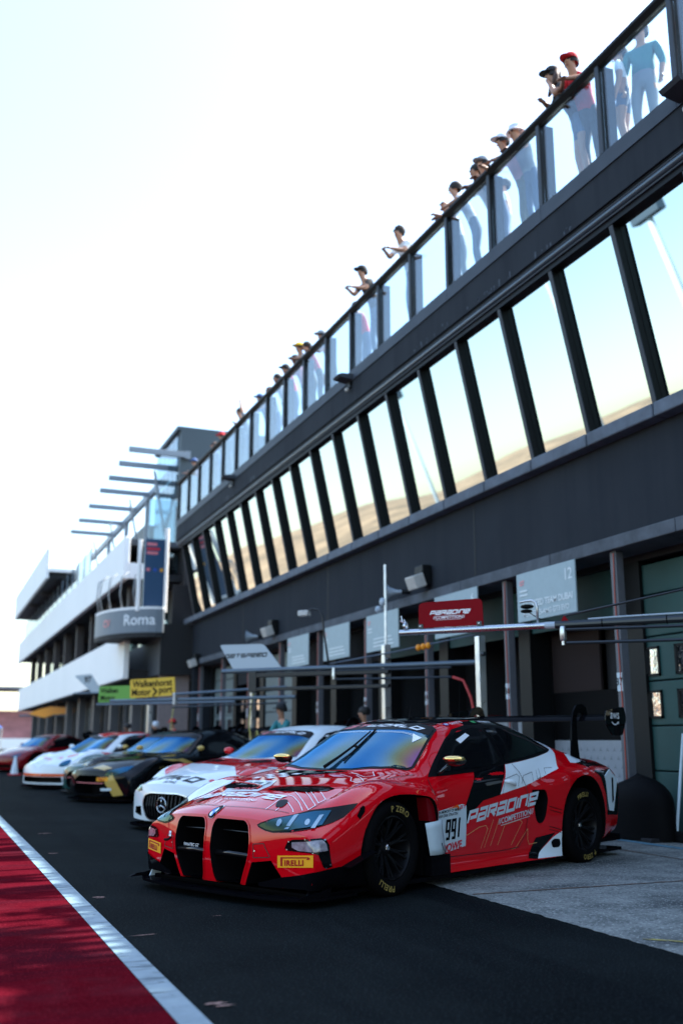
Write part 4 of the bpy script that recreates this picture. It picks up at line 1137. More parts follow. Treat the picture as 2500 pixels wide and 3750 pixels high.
# number panel, bent round the fender edge
pl = P('number_panel', [(.81,.585),(.478,.628),(.42,.612),(.41,.286),(.678,.252),(.80,.25)], 'L', V['panel_white'], .006, .05)
D('number', glyphs2d('991', .165, wid=.26, gap=.07, stroke=.14, shear=.06), 'L', (.605, .435), V['vinyl_black'], .010, skew=.045, parent=pl)
D('panel_word', text2d('ROWE', .088, bold=.035), 'L', (.600, .295), V['vinyl_red'], .010, skew=.10, parent=pl)
D('panel_word', text2d('IN MEMORY OF MARC\nVAN DER STRATEN', .031, bold=.012), 'L', (.66, .566), V['vinyl_black'], .010, skew=.06, parent=pl)
D('panel_mark', poly2d([(-.10,-.012),(0,.008),(.055,.022),(.075,.0),(.06,-.03),(.045,.0)]), 'L', (.60, .605), V['orange_paint'], .010, parent=pl)
D('panel_mark', glyphs2d('GT', .028, wid=1.0, gap=.3, stroke=.26, shear=.5), 'L', (.475, .603), V['vinyl_red'], .010, parent=pl)
fl = [(1.10,1.028,.512),(1.00,1.045,.520),(.90,1.03,.528),(.81,.965,.532)]; fb2 = [(1.03,1.018,.262),(.95,1.03,.262),(.86,1.015,.262),(.74,.955,.262)]
fv = []; ff = []
for i in range(4):
    for t in range(6): fv.append(tuple(Vector(fl[i]).lerp(Vector(fb2[i]), t/5)))
for i in range(3):
    for t in range(5): ff.append((i*6+t, (i+1)*6+t, (i+1)*6+t+1, i*6+t+1))
fo = MB().add(fv, ff); o = fo.build('number_flap', V['panel_white'], bmw.root, smooth=True)
md = o.modifiers.new('thick', 'SOLIDIFY'); md.thickness = .003
for k, (a, b) in enumerate((((.90,.35),(.87,.29)), ((.80,.33),(.83,.27)), ((.93,.28),(.90,.31)))):
    MB().tube([(a[0], 1.038-.02*k, a[1]), (b[0], 1.034-.02*k, b[1])], .003, 5).build('scuff', V['vinyl_black'], o)
# door shut lines, handle, sill crease, fender liner
LN('door_seam', [(.838,.84),(.865,.76),(.845,.70),(.845,.30),(.79,.215),(-.133,.205),(-.40,.215),(-.50,.32),(-.535,.60),(-.505,.745),(-.455,.863),(-.404,.937)], 'L', V['seam'], .006, .0055)
LN('hood_seam', [(2.20,.62),(2.235,.448),(2.266,.308),(2.296,.094),(2.30,0),(2.296,-.094),(2.266,-.308),(2.235,-.448),(2.20,-.62)], 'T', V['seam'], .005, .003)
LN('hood_seam', [(2.08,.70),(1.9,.735),(1.6,.76),(1.2,.80),(.95,.80)], 'T', V['seam'], .005, .003, mirror=True)
hd = MB().tube([(-.19,.925,.795),(-.22,.955,.792),(-.30,.958,.775),(-.355,.93,.755)], [.012,.020,.020,.012], 10).build('door_handle', V['white_paint'], bmw.root, smooth=True)
for sg in (1, -1):
    MB().box(.80, .98, sg*.80-.09, sg*.80+.09, .10, .70).build('wheel_liner', V['black_void'], bmw.root)
    MB().box(.72, .97, sg*.95-.035, sg*.95+.035, .10, .25).build('sill_vane', V['carbon'], bmw.root)
    MB().prism([(.885,.50),(.935,.69),(1.02,.70),(.99,.52)], sg*.93-.05, sg*.93+.05, 'Y').build('fender_vane', V['dark_red_paint'], bmw.root)
# hood: vents, pins, lettering, right-hand white area
hv = [(1.893,.06),(1.825,.08),(1.784,.198),(1.70,.486),(1.688,.552),(1.707,.62),(1.778,.60),(1.857,.459),(1.901,.256)]
hvo = P('hood_vent', hv, 'T', V['lamp_black'], .004, .04, mirror=True)
for sg in (0, 1):
    s2 = 1 if sg == 0 else -1
    pts = [bmw.hit('T', a, b, .012) for a, b in [(1.893,.06),(1.825,.08),(1.784,.198),(1.70,.486),(1.688,.552)]]
    MB().tube([(p.x, p.y*s2, p.z) for p in pts], .006, 8).build('vent_lip', V['red_paint'], hvo[sg], smooth=True)
    for q in range(3):
        a = [bmw.hit('T', 1.80+.028*q, y, .008) for y in (.22-.02*q, .38, .54-.03*q)]
        MB().tube([(p.x, p.y*s2, p.z) for p in a], .005, 5).build('vent_slat', V['carbon'], hvo[sg])
P('cowl_panel', [(1.19,-.55),(1.21,0),(1.19,.30),(1.35,.02),(1.45,-.12),(1.33,-.40)], 'T', V['black_paint'], .003, .05)
P('hood_pin', rounded([(2.164,.434),(2.09,.385),(2.044,.409),(2.046,.453),(2.075,.479),(2.156,.506),(2.18,.475)], .02), 'T', V['lamp_black'], .005, .03, mirror=True)
P('fender_vent', [(-.257,.605),(-.237,.661),(-.22,.674),(-.206,.666),(-.206,.633),(-.236,.581)], 35, V['lamp_black'], .004, .03, mirror=True)
for ln in ([(2.247,.418),(1.997,.36),(1.964,.374),(1.971,.429),(2.043,.568),(2.117,.677)], [(2.229,.505),(2.178,.491)], [(2.075,.479),(2.145,.602),(2.174,.636)], [(1.889,.369),(2.082,.703),(2.008,.704),(1.858,.453)], [(1.841,.495),(1.968,.697),(1.899,.706),(1.812,.57)],
           [(1.30,.30),(1.40,.52),(1.50,.60),(1.52,.68),(1.46,.70),(1.38,.60),(1.32,.50)], [(1.22,.35),(1.34,.60),(1.28,.66),(1.17,.55)]):
    LN('hood_outline', ln, 'T', V['vinyl_white'], .006, .004)
P('hood_white', [(2.15,-.885),(2.03,-.93),(1.80,-.95),(1.62,-.80),(1.58,-.68),(1.70,-.62),(1.80,-.66),(1.93,-.66),(2.06,-.72)], 'T', V['white_paint'], .003, .05)
P('hood_white', [(1.97,-.40),(1.80,-.50),(1.62,-.46),(1.62,-.12),(1.78,-.02),(1.95,0.0)], 'T', V['white_paint'], .003, .05)
D('hood_number', glyphs2d('991', .11, wid=.8, gap=.25, stroke=.18), 'T', (1.75, -.26), V['vinyl_dark_line'], .006)
D('hood_word', text2d('ROWE', .085, bold=.02), 'T', (1.89, -.22), V['vinyl_red'], .006)
D('hood_lettering', paradine2d(.105), 'T', (2.04, -.13), V['vinyl_white'], .006)
D('hood_lettering', competition2d(.034), 'T', (2.15, .02), V['vinyl_white'], .006)
for i in range(4):
    for j in range(4):
        if (i+j) % 2: continue
        x0 = 1.56-.06*i; y0 = -.50+.085*j+.015*i
        P('checker', [(x0,y0),(x0-.055,y0+.01),(x0-.055,y0+.085),(x0,y0+.078)], 'T', V['vinyl_white'], .0045, .06)
# mirrors, wiper, aerials, wing, rear corner
for sg in (1, -1):
    mm = MB().sphere((.67, sg*1.02, .985), .085, 14, 10, sc=(.75, 1.25, .52)).build('door_mirror', V['mirror_black'], bmw.root, smooth=True)
    MB().sphere((.685, sg*1.02, 1.0), .083, 14, 10, sc=(.80, 1.30, .36)).build('mirror_cap', V['gold_chrome'], mm, smooth=True)
    MB().tube([(.66, sg*.95, .955), (.67, sg*.88, .90), (.69, sg*.84, .87)], .014, 8).build('mirror_arm', V['mirror_black'], mm, smooth=True)
wp = [bmw.hit('T', a, b, .03) for a, b in ((1.185,.02),(1.02,.05),(.85,.07),(.62,.06))]
wi = MB().tube(wp, [.016,.012,.010,.006], 8).build('wiper', V['black_rubber'], bmw.root, smooth=True)
wq = [bmw.hit('T', a, b, .018) for a, b in ((1.06,.13),(.86,.11),(.56,.07))]
MB().tube(wq, .008, 6).build('wiper_blade', V['black_rubber'], wi)
MB().tube([wp[2], wq[1]], .012, 6).build('wiper_joint', V['black_rubber'], wi)
rz_ = bmw.hit('T', 0.0, 0.0, 0)
MB().tube([rz_, rz_ + Vector((-.02, 0, .10))], [.007,.004], 6).build('roof_aerial', V['black_rubber'], bmw.root)
MB().bevbox(-.05,.05,-.02,.02,0,.018,.006, Matrix.Translation(rz_ + Vector((-.06,0,0)))).build('aerial_base', V['black_rubber'], bmw.root)
r2 = bmw.hit('T', -.72, .06, 0)
MB().tube([r2, r2 + Vector((-.03, 0, .40))], [.003,.0015], 5).build('whip_aerial', V['black_rubber'], bmw.root)
rear_wing(bmw, plate_word='aws')
MB().prism([(-1.90,.80),(-2.00,.86),(-2.15,.76),(-2.04,.45),(-1.97,.46)], .985, .997, 'Y').build('rear_corner_fin', V['panel_white'], bmw.root)
flat_obj('fin_stripe', poly2d([(-.02,-.13),(.02,-.10),(.025,.12),(-.005,.12)]), frame((-2.03, 1.001, .66), (-1,0,0), (0,0,1)), V['vinyl_black'], bmw.root)
MB().box(-2.42,-2.0,-.85,.85,.14,.20).build('diffuser', V['carbon'], bmw.root)
FL = [('P ZERO', .292, 98, .062), ('PIRELLI', .292, 268, .060)]
RL = [('PIRELLI', .292, 118, .060), ('P ZERO', .292, 300, .062)]
wheel(bmw.root, 1.4585, .85, steer=R(4), letters=FL); wheel(bmw.root, 1.4585, -.85, steer=R(4))
wheel(bmw.root, -1.4585, .85, letters=RL); wheel(bmw.root, -1.4585, -.85)
# ------------------------------------------------------------------ the other cars in the row
def vary(upper=None, Y=None, Z=None, k=None, x=None, bulge=None):
    """a body made from the first one: upper = X mapping of the cabin, Y/Z = replaced guide lines"""
    T = {q: w for q, w in BMW_T.items()}
    T['Y'] = list(T['Y']); T['Z'] = list(T['Z'])
    if upper:
        g = pchip(upper)
        for i in range(4):
            T['Y'][i] = [(g(a), b) for a, b in T['Y'][i]]; T['Z'][i] = [(g(a), b) for a, b in T['Z'][i]]
    for src, dst in ((Y, 'Y'), (Z, 'Z')):
        for i, t in (src or {}).items(): T[dst][i] = t
    if k: T['k'] = k
    if x: T['x'] = x
    if bulge: T['bulge'] = bulge
    return T
KR = [(2.42,.27),(2.3,.26),(2.0,.18),(1.7,.06),(1.45,0),(-1.7,0),(-2.1,-.05),(-2.42,-.13)]
def scr_poly(c0, c1, dx):
    ws = [(c0,0),(c0-.02,.3),(c0-.10,.55),(c0-.22,.68),(c0-.29,.70),(c1+.22,.625),(c1-.03,.555),(c1-.05,.49),(c1-.01,.25),(c1,0)]
    return ws + [(a, -b) for a, b in reversed(ws[1:-1])]
def glazing(c, c0, c1, film='windscreen_film', word=True, shift=0.):
    w = c.patch('windscreen', scr_poly(c0, c1, 0), 'T', MATS[film], .006, .06)
    st = [(c1,0),(c1-.01,.25),(c1-.05,.49),(c1-.03,.555),(c1+.10,.58),(c1+.13,.49),(c1+.16,.25),(c1+.17,0)]
    c.patch('sun_strip', st + [(a,-b) for a,b in reversed(st[1:-1])], 'T', MATS['vinyl_black'], .009, .06, parent=w)
    if word:
        c.decal('sun_strip_lettering', glyphs2d('WORLD', .07, wid=1.05, gap=.3, stroke=.24, shear=.5), 'T', (c1+.07, .17), MATS['vinyl_white'], .012, parent=w)
        c.decal('sun_strip_mark', glyphs2d('GT', .08, wid=1., gap=.3, stroke=.26, shear=.5), 'T', (c1+.075, -.25), MATS['vinyl_pink'], .012, parent=w)
    d = [(a+shift, b) for a, b in DLO]
    for vw in 'LR':
        c.patch('side_window', d, vw, MATS['side_glass'], .004, .07)
    return w
def fittings(c, mirror_mat, letters=None, wing=True, rim='rim_black', floor=True, mx=.30):
    splitter(c, [(2.50,0),(2.49,.3),(2.43,.6),(2.33,.82),(2.22,.95),(2.1,1.0)], .05, .02)
    MB().box(-2.30, 2.1, -.90, .90, .055, .085).build('floor', MATS['carbon'], c.root)
    for sg in (1, -1):
        m_ = MB().sphere((mx, sg*1.0, 1.0), .085, 12, 8, sc=(.75, 1.05, .62)).build('door_mirror', MATS[mirror_mat], c.root, smooth=True)
        MB().tube([(mx-.02, sg*.93, .97), (mx, sg*.84, .90)], .014, 6).build('mirror_arm', MATS['mirror_black'], m_)
        MB().box(.80, .98, sg*.80-.09, sg*.80+.09, .10, .70).build('wheel_liner', MATS['black_void'], c.root)
        wheel(c.root, 1.4585, .85*sg, letters=letters, rim_col=rim); wheel(c.root, -1.4585, .85*sg, rim_col=rim)
    if wing: rear_wing(c)
# ---- white and red car with a barred oval grille
AMG_T = vary(upper=[(2.42,2.42),(1.9,1.85),(1.2,1.0),(.5,.30),(-.55,-.6),(-1.3,-1.25),(-2.42,-2.42)], k=KR,
    Z={4: [(2.42,.50),(2.36,.54),(2.2,.60),(1.9,.75),(1.7,.80),(1.45,.83),(1.15,.825),(.85,.80),(.5,.81),(0,.835),(-.5,.86),(-.9,.89),(-1.2,.925),(-1.5,.93),(-1.9,.905),(-2.42,.87)]})
amg = Car('race_car', (5.12, 14.35), R(-154.0), AMG_T,
    'white and red race car with barred oval grille, behind the red car', 'cars parked along the pit lane')
gr = rounded([(-.50,.33),(-.45,.445),(-.28,.485),(.28,.485),(.45,.445),(.50,.33),(.40,.17),(.28,.13),(-.28,.13),(-.40,.17)], .05, 4)
cut = MB(); arch_cutters(cut); cut.prism(gr, 2.05, 2.8, 'X')
for sg in (1, -1): cut.prism([(sg*a, b) for a, b in [(.55,.17),(.56,.30),(.82,.28),(.84,.20)]], 2.0, 2.8, 'X')
amg.finish_body(MATS['white_paint'], cut, MATS['black_void'])
amg.line('grille_surround', gr + [gr[0]], 'F', MATS['alloy'], .016, .008, .05)
for i in range(13):
    y = -.42+.07*i
    MB().tube([(2.40-.27*y*y, y, .15+abs(y)*.12), (2.42-.27*y*y, y, .31), (2.40-.27*y*y, y, .475-abs(y)*.10)], .006, 6).build('grille_bar', MATS['steel_dark'], amg.root)
sr = MB().lathe([(.082,.0),(.094,.006),(.100,0),(.094,-.006)], 28, 'X', Matrix.Translation((2.46, 0, .335)), closed=True)
for i in range(3):
    a = R(90+120*i); sr.tube([(2.46, 0, .335), (2.46, .092*math.cos(a), .335+.092*math.sin(a))], [.014, .004], 6)
sr.build('grille_star', MATS['lamp_chrome'], amg.root, smooth=True)
amg.patch('headlight', [(-.92,.50),(-.80,.60),(-.55,.66),(-.46,.63),(-.52,.53),(-.75,.48)], 35, MATS['headlamp_glass'], .005, .04, mirror=True)
glazing(amg, .98, .22, 'windscreen_dim', shift=-.16)
amg.decal('hood_lettering', glyphs2d('NKD', .19, wid=.85, gap=.3, stroke=.24, shear=.35), 'T', (2.22, .08), MATS['vinyl_black'], .005)
amg.decal('hood_word', text2d('LISTING', .07, bold=.01), 'T', (2.37, .05), MATS['vinyl_black'], .005)
amg.decal('hood_dot', poly2d([(.04*math.cos(t*.4), .04*math.sin(t*.4)) for t in range(16)]), 'T', (2.12, .58), MATS['vinyl_red'], .005)
amg.patch('livery_red', [(1.36,-.70),(1.48,.0),(1.55,.38),(1.88,.78),(1.86,.92),(1.4,1.0),(1.0,.93),(.84,.80),(.95,.6),(1.03,0),(.95,-.55),(1.0,-.75)], 'T', MATS['red_paint'], .003, .06)
amg.patch('livery_red', [(2.0,-.52),(1.8,-.78),(1.3,-.92),(1.3,-.78),(1.7,-.60)], 'T', MATS['red_paint'], .003, .06)
amg.patch('livery_red', [(.84,.12),(.84,.70),(.6,.84),(-.3,.92),(-.9,.97),(-.5,.4),(-.2,.12)], 'L', MATS['red_paint'], .003, .06)
amg.patch('hood_vent', [(1.30,.25),(1.10,.28),(1.02,.55),(1.14,.66),(1.26,.55)], 'T', MATS['lamp_black'], .005, .05, mirror=True)
fittings(amg, 'red_paint', FL, mx=.42)
# ---- black and gold car
AST_T = vary(upper=[(2.42,2.42),(1.9,1.87),(1.2,.92),(.5,.28),(-.55,-.6),(-1.3,-1.25),(-2.42,-2.42)], k=KR)
def dark_coupe(loc, rz, label, base, accent, stripe):
    c = Car('race_car', loc, rz, AST_T, label, 'cars parked along the pit lane')
    g = rounded([(-.52,.22),(-.46,.44),(-.30,.50),(.30,.50),(.46,.44),(.52,.22),(.40,.14),(-.40,.14)], .05, 4)
    q = MB(); arch_cutters(q); q.prism(g, 2.0, 2.8, 'X')
    c.finish_body(MATS[base], q, MATS['black_void'])
    c.line('grille_trim', [(-.44,.36),(.44,.36)], 'F', MATS['vinyl_pink'], .012, -.02, .06)
    c.patch('headlight', [(-.98,.50),(-.90,.585),(-.66,.655),(-.46,.68),(-.55,.58),(-.78,.50)], 35, MATS['headlamp_glass'], .005, .04, mirror=True)
    glazing(c, .90, .20, 'windscreen_dim', word=False, shift=-.20)
    c.patch('livery_accent', [(.49,.38),(.63,.555),(.74,.38),(.87,.16),(.67,.13)], 'F', MATS[accent], .005, .05)
    c.patch('livery_accent', [(2.36,.05),(2.18,.14),(2.22,.50),(2.36,.42)], 'T', MATS[accent], .004, .05)
    c.patch('livery_accent', [(1.75,.70),(1.4,.66),(.95,.75),(.95,.80),(1.4,.74),(1.72,.78)], 'T', MATS[stripe], .004, .05)
    c.patch('livery_accent', [(1.45,.80),(1.0,.785),(.86,.80),(.62,.72),(.71,.64),(1.0,.76),(1.19,.755)], 'L', MATS[accent], .004, .05)
    s = c.patch('sticker', [(.30,.465),(.56,.475),(.56,.405),(.30,.395)], 'F', MATS['sticker_yellow'], .008, .05)
    c.decal('sticker_lettering', pirelli2d(.055), 'F', (.43, .435), MATS['sticker_red'], .011, parent=s)
    c.patch('sticker', [(.40,.27),(.64,.28),(.64,.235),(.40,.225)], 'F', MATS['panel_white'], .008, .05)
    c.decal('door_lettering', text2d('MW', .08), 'L', (1.05, .56), MATS['panel_white'], .006)
    fittings(c, accent, FL, rim='rim_black', mx=.50)
    return c
aston = dark_coupe((5.15, 21.1), R(-154.5), 'black race car with gold corner panels and gold mirrors in the row', 'black_paint', 'gold_paint', 'gold_paint')
aston2 = dark_coupe((5.35, 23.9), R(-155), 'dark green race car half hidden behind the black and gold car', 'teal_paint', 'gold_paint', 'white_paint')
# ---- white and orange rear-engined car
T911 = vary(upper=[(2.42,2.42),(1.9,1.95),(1.2,1.28),(.5,.55),(-.55,-.35),(-1.3,-1.1),(-2.42,-2.42)], k=KR,
    Z={0: [(2.42,.50),(2.36,.54),(2.2,.60),(1.9,.68),(1.5,.76),(1.28,.82),(1.1,.92),(.85,1.06),(.55,1.20),(.25,1.28),(-.1,1.31),(-.45,1.29),(-.9,1.20),(-1.3,1.07),(-1.7,.95),(-2.0,.90),(-2.42,.86)],
       4: [(2.42,.50),(2.36,.54),(2.2,.64),(1.9,.78),(1.7,.83),(1.45,.85),(1.15,.83),(.85,.80),(.5,.81),(0,.835),(-.5,.86),(-.9,.89),(-1.2,.925),(-1.5,.93),(-1.9,.905),(-2.42,.80)]})
por = Car('race_car', (4.75, 27.0), R(-152), T911, 'white race car with orange front lip and red flank, farthest in the near row', 'cars parked along the pit lane')
cut = MB(); arch_cutters(cut); cut.prism(rounded([(-.80,.16),(-.78,.30),(.78,.30),(.80,.16)], .04), 2.05, 2.8, 'X')
por.finish_body(MATS['white_paint'], cut, MATS['black_void'])
por.patch('front_lip', [(-.92,.31),(-.92,.37),(.92,.37),(.92,.31)], 'F', MATS['orange_paint'], .005, .06)
por.patch('headlight', rounded([(-.78,.56),(-.72,.66),(-.58,.70),(-.50,.66),(-.54,.56),(-.68,.52)], .04), 35, MATS['headlamp_glass'], .006, .04, mirror=True)
glazing(por, 1.25, .48, 'windscreen_dim', word=False, shift=.05)
por.patch('livery_red', [(1.2,.86),(.5,.83),(.2,1.2),(-.4,1.30),(-1.0,1.2),(-1.5,.95),(-1.2,.4),(-.9,.12),(.84,.12),(.84,.60)], 'L', MATS['red_paint'], .0025, .06)
por.patch('livery_red', [(.42,-.50),(.45,0),(.42,.50),(-.4,.52),(-1.1,.50),(-1.1,-.50),(-.4,-.52)], 'T', MATS['red_paint'], .003, .07)
por.patch('hood_mark', [(1.75,-.10),(1.60,-.12),(1.58,.16),(1.72,.18)], 'T', MATS['orange_paint'], .005, .05)
por.patch('hood_mark', [(1.95,.50),(1.85,.42),(1.62,.50),(1.68,.60)], 'T', MATS['orange_paint'], .005, .05)
por.decal('hood_lettering', text2d('RUTRONIK', .16, bold=.02), 'T', (2.02, .05), MATS['vinyl_pink'], .006)
fittings(por, 'white_paint', None, wing=True, mx=.75)
# ---- red cars far down the lane
T488 = vary(upper=[(2.42,2.42),(1.9,1.95),(1.2,1.35),(.5,.70),(-.55,-.1),(-1.3,-.9),(-2.42,-2.42)], k=KR)
fer = Car('race_car', (4.75, 41.0), R(-152), T488, 'red race car with white number panel far down the lane at the left edge', 'cars parked along the pit lane')
cut = MB(); arch_cutters(cut); cut.prism([(-.7,.16),(-.66,.30),(.66,.30),(.7,.16)], 2.05, 2.8, 'X')
fer.finish_body(MATS['dark_red_paint'], cut, MATS['black_void'])
glazing(fer, 1.3, .6, word=False, shift=.15)
fer.patch('number_panel', [(.78,.34),(.78,.62),(.36,.62),(.36,.34)], 'L', MATS['panel_white'], .005, .06)
fer.patch('headlight', [(-.80,.52),(-.72,.62),(-.50,.68),(-.46,.66),(-.60,.54)], 35, MATS['headlamp_glass'], .006, .04, mirror=True)
fittings(fer, 'dark_red_paint', None, mx=.8)
# ------------------------------------------------------------------ people
mat('skin', (.42, .22, .14), .55); mat('skin_dark', (.20, .10, .06), .55)
mat('cloth_white', (.70, .72, .74), .85); mat('cloth_grey', (.22, .26, .30), .85); mat('cloth_black', (.015, .016, .018), .85)
mat('cloth_red', (.50, .012, .02), .85); mat('cloth_blue', (.06, .12, .28), .85); mat('cloth_teal', (.02, .18, .20), .7)
mat('cloth_denim', (.08, .12, .20), .9); mat('cloth_yellow', (.75, .50, .04), .85); mat('cloth_olive', (.10, .10, .06), .9); mat('cloth_pink', (.55, .22, .26), .85)
mat('hair_dark', (.012, .009, .008), .7); mat('hair_brown', (.06, .03, .018), .7); mat('shoe', (.05, .05, .055), .7); mat('cap_white', (.62, .65, .70), .8)
mat('shades', (.004, .004, .005), .15)

def person(head, floor, facing, shirt, legs, top=None, top_mat='hair_dark', shades=False, arms=('rail', 'rail'), skin='skin', label='', group='spectators on the terrace',
           rail_z=None, back=.34, sleeve=True, shorts=False, look=(0., 0.), size=1.0, beard=False):
    """figure with its head centre at head, feet on the floor; facing = heading of the gaze (radians from +X)"""
    hx, hy, hz = head; H = (hz - floor)
    c, s = math.cos(facing), math.sin(facing)
    # local frame: x forwards, y left, origin under the head
    z = lambda t: t*size
    hip = min(H*.60, z(.95)); px = -back
    sh = H - z(.175); nx = -.035
    V_ = []; E_ = []; Rd = []; Tg = []
    def vtx(p, r, t): V_.append(p); Rd.append(r if isinstance(r, tuple) else (r, r)); Tg.append(t); return len(V_)-1
    def edge(a, b): E_.append((a, b))
    pel = vtx((px, 0, hip), (.155*size, .125*size), 'legs')
    mid = vtx((px*.62+nx*.38-.02, 0, hip+(sh-hip)*.45), (.135*size, .11*size), 'shirt')
    che = vtx((px*.22+nx*.78-.01, 0, hip+(sh-hip)*.82), (.165*size, .12*size), 'shirt')
    nek = vtx((nx, 0, sh+z(.045)), .062*size, 'skin')
    jaw = vtx((.012, 0, H-z(.055)), .072*size, 'skin')
    hed = vtx((.0, 0, H+z(.03)), .096*size, 'skin')
    crn = vtx((-.008, 0, H+z(.09)), .070*size, 'skin')
    nos = vtx((.108*size, 0, H-z(.005)), .013*size, 'skin')
    for a, b in ((pel,mid),(mid,che),(che,nek),(nek,jaw),(jaw,hed),(hed,crn),(hed,nos)): edge(a, b)
    for sgn, pose in zip((1, -1), arms):
        sx, sz = V_[che][0]+.02, sh-z(.03)
        S_ = vtx((sx, sgn*.17*size, sz), .062*size, 'shirt'); edge(che, S_)
        rz_ = (rail_z-floor) if rail_z else sh-z(.3)
        if pose == 'rail': el = (sx+.06, sgn*.22*size, max(rz_+.05, sz-.24)); ha = (sx+.24, sgn*.03*size, rz_+.05)
        elif pose == 'out': el = (sx+.16, sgn*.18*size, sz-.22); ha = (sx+.38, sgn*.07*size, sz-.20)
        elif pose == 'face': el = (sx+.14, sgn*.24*size, sz-.24); ha = (sx+.17, sgn*.09*size, sz+.04)
        elif pose == 'up': el = (sx+.10, sgn*.26*size, sz+.18); ha = (sx+.14, sgn*.22*size, sz+.46)
        else: el = (sx-.02, sgn*.24*size, sz-.28); ha = (sx+.06, sgn*.23*size, sz-.53)
        e1 = vtx(tuple((V_[S_][i]*.45+el[i]*.55) for i in range(3)), .058*size, 'shirt'); edge(S_, e1)
        e2 = vtx(el, .047*size, 'shirt' if sleeve == 'long' else 'skin'); edge(e1, e2)
        w = vtx(tuple(el[i]*.16+ha[i]*.84 for i in range(3)), .033*size, 'skin'); edge(e2, w)
        d = Vector(ha)-Vector(el); d.normalize(); sd = d.cross(Vector((0,0,1))); sd = sd.normalized() if sd.length > .1 else Vector((0,1,0))
        pm = vtx(tuple(Vector(ha)+d*.03), (.036*size, .020*size), 'skin'); edge(w, pm)
        for q, (off, ln) in enumerate(((-.026,.070),(-.009,.082),(.009,.078),(.026,.062))):
            f1 = vtx(tuple(Vector(ha)+d*(.055+ln*.4)+sd*off), .009, 'skin'); f2 = vtx(tuple(Vector(ha)+d*(.05+ln)+sd*off*1.1+Vector((0,0,-.022))), .008, 'skin'); edge(pm, f1); edge(f1, f2)
        th = vtx(tuple(Vector(ha)+d*.045-sd*.045*sgn), .010, 'skin'); edge(pm, th)
    for sgn in (1, -1):
        h1 = vtx((px, sgn*.09*size, hip-.10), .098*size, 'legs'); edge(pel, h1)
        kn = vtx((px+.03, sgn*.10*size, hip*.53), .062*size, 'legs' if not shorts else 'skin'); edge(h1, kn)
        m1 = vtx((px-.0, sgn*.10*size, hip*.34), .056*size, 'legs' if not shorts else 'skin'); edge(kn, m1)
        an = vtx((px-.03, sgn*.10*size, .085), .040*size, 'shoe' if not shorts else 'skin'); edge(m1, an)
        to = vtx((px+.13, sgn*.11*size, .045), (.045*size, .040*size), 'shoe'); edge(an, to)
    me = bpy.data.meshes.new('person'); me.from_pydata(V_, E_, [])
    o = bpy.data.objects.new('person', me); col.objects.link(o)
    md = o.modifiers.new('s', 'SKIN'); md.use_smooth_shade = True; md.branch_smoothing = .6
    sv = me.skin_vertices[0].data
    for i, r in enumerate(Rd): sv[i].radius = r; sv[i].use_root = (i == 0)
    sb = o.modifiers.new('b', 'SUBSURF'); sb.levels = 1; sb.render_levels = 1
    bpy.context.view_layer.update()
    m2 = eval_mesh(o); o.modifiers.clear(); o.data = m2; bpy.data.meshes.remove(me); m2.name = 'person'
    names = {'skin': skin, 'shirt': shirt, 'legs': legs, 'shoe': 'shoe'}; order = ['skin', 'shirt', 'legs', 'shoe']
    m2.materials.clear()
    for q in order: m2.materials.append(MATS[names[q]])
    samp = []
    for a, b in E_:
        for t in (0., .25, .5, .75, 1.):
            samp.append((Vector(V_[a]).lerp(Vector(V_[b]), t), order.index(Tg[a] if t < .5 else Tg[b])))
    from mathutils.kdtree import KDTree
    kd = KDTree(len(samp))
    for i, (p, q) in enumerate(samp): kd.insert(p, i)
    kd.balance()
    m2.polygons.foreach_set('material_index', [samp[kd.find(p.center)[1]][1] for p in m2.polygons])
    m2.polygons.foreach_set('use_smooth', [True]*len(m2.polygons)); m2.update()
    o.location = (hx, hy, floor); o.rotation_euler = (0, 0, facing)
    tag(o, label, 'person', group)
    hm = Matrix.Translation((0, 0, H+z(.045)))
    if top == 'cap':
        mb = MB().lathe([(.108*size, -.005), (.106*size, .035*size), (.088*size, .075*size), (.05*size, .098*size), (.001, .105*size)], 16, 'Z', hm)
        br = [(.06+.13*math.cos(R(a)), .092*math.sin(R(a))) for a in range(-90, 91, 15)]
        mb.prism([(x*size, y*size) for x, y in br], H+z(.04), H+z(.052), 'Z')
        mb.build('cap', MATS[top_mat], o, smooth=True, angle=40)
        MB().lathe([(.098*size, -.055*size), (.105*size, -.01), (.1*size, .02)], 14, 'Z', Matrix.Translation((-.022, 0, H+z(.04)))).build('hair', MATS['hair_dark'], o, smooth=True)
    elif top == 'bucket':
        MB().lathe([(.15*size, -.03), (.112*size, .01), (.104*size, .075*size), (.06*size, .095*size), (.001, .098*size)], 16, 'Z', hm).build('hat', MATS[top_mat], o, smooth=True, angle=40)
    elif top in ('hair', 'curly', 'long'):
        mb = MB().lathe([(.085*size, -.05*size), (.108*size, .0), (.108*size, .04*size), (.085*size, .082*size), (.045*size, .104*size), (.001, .11*size)], 16, 'Z', Matrix.Translation((-.026*size, 0, H+z(.035))))
        if top == 'curly':
            random.seed(4)
            for i in range(46):
                a = random.uniform(0, 6.28); b = random.uniform(.15, 1.5)
                mb.sphere((-.02+.098*math.cos(a)*math.cos(b), .102*math.sin(a)*math.cos(b), H+z(.05)+.098*math.sin(b)), random.uniform(.018, .032), 6, 4)
        if top == 'long':
            for y in (-.075, -.04, 0, .04, .075): mb.tube([(-.06, y, H+.06), (-.085+abs(y)*.3, y*1.25, H-.08), (-.04+abs(y)*.6, y*1.7, H-.24)], [.045, .05, .03], 7)
        mb.build('hair', MATS[top_mat], o, smooth=True)
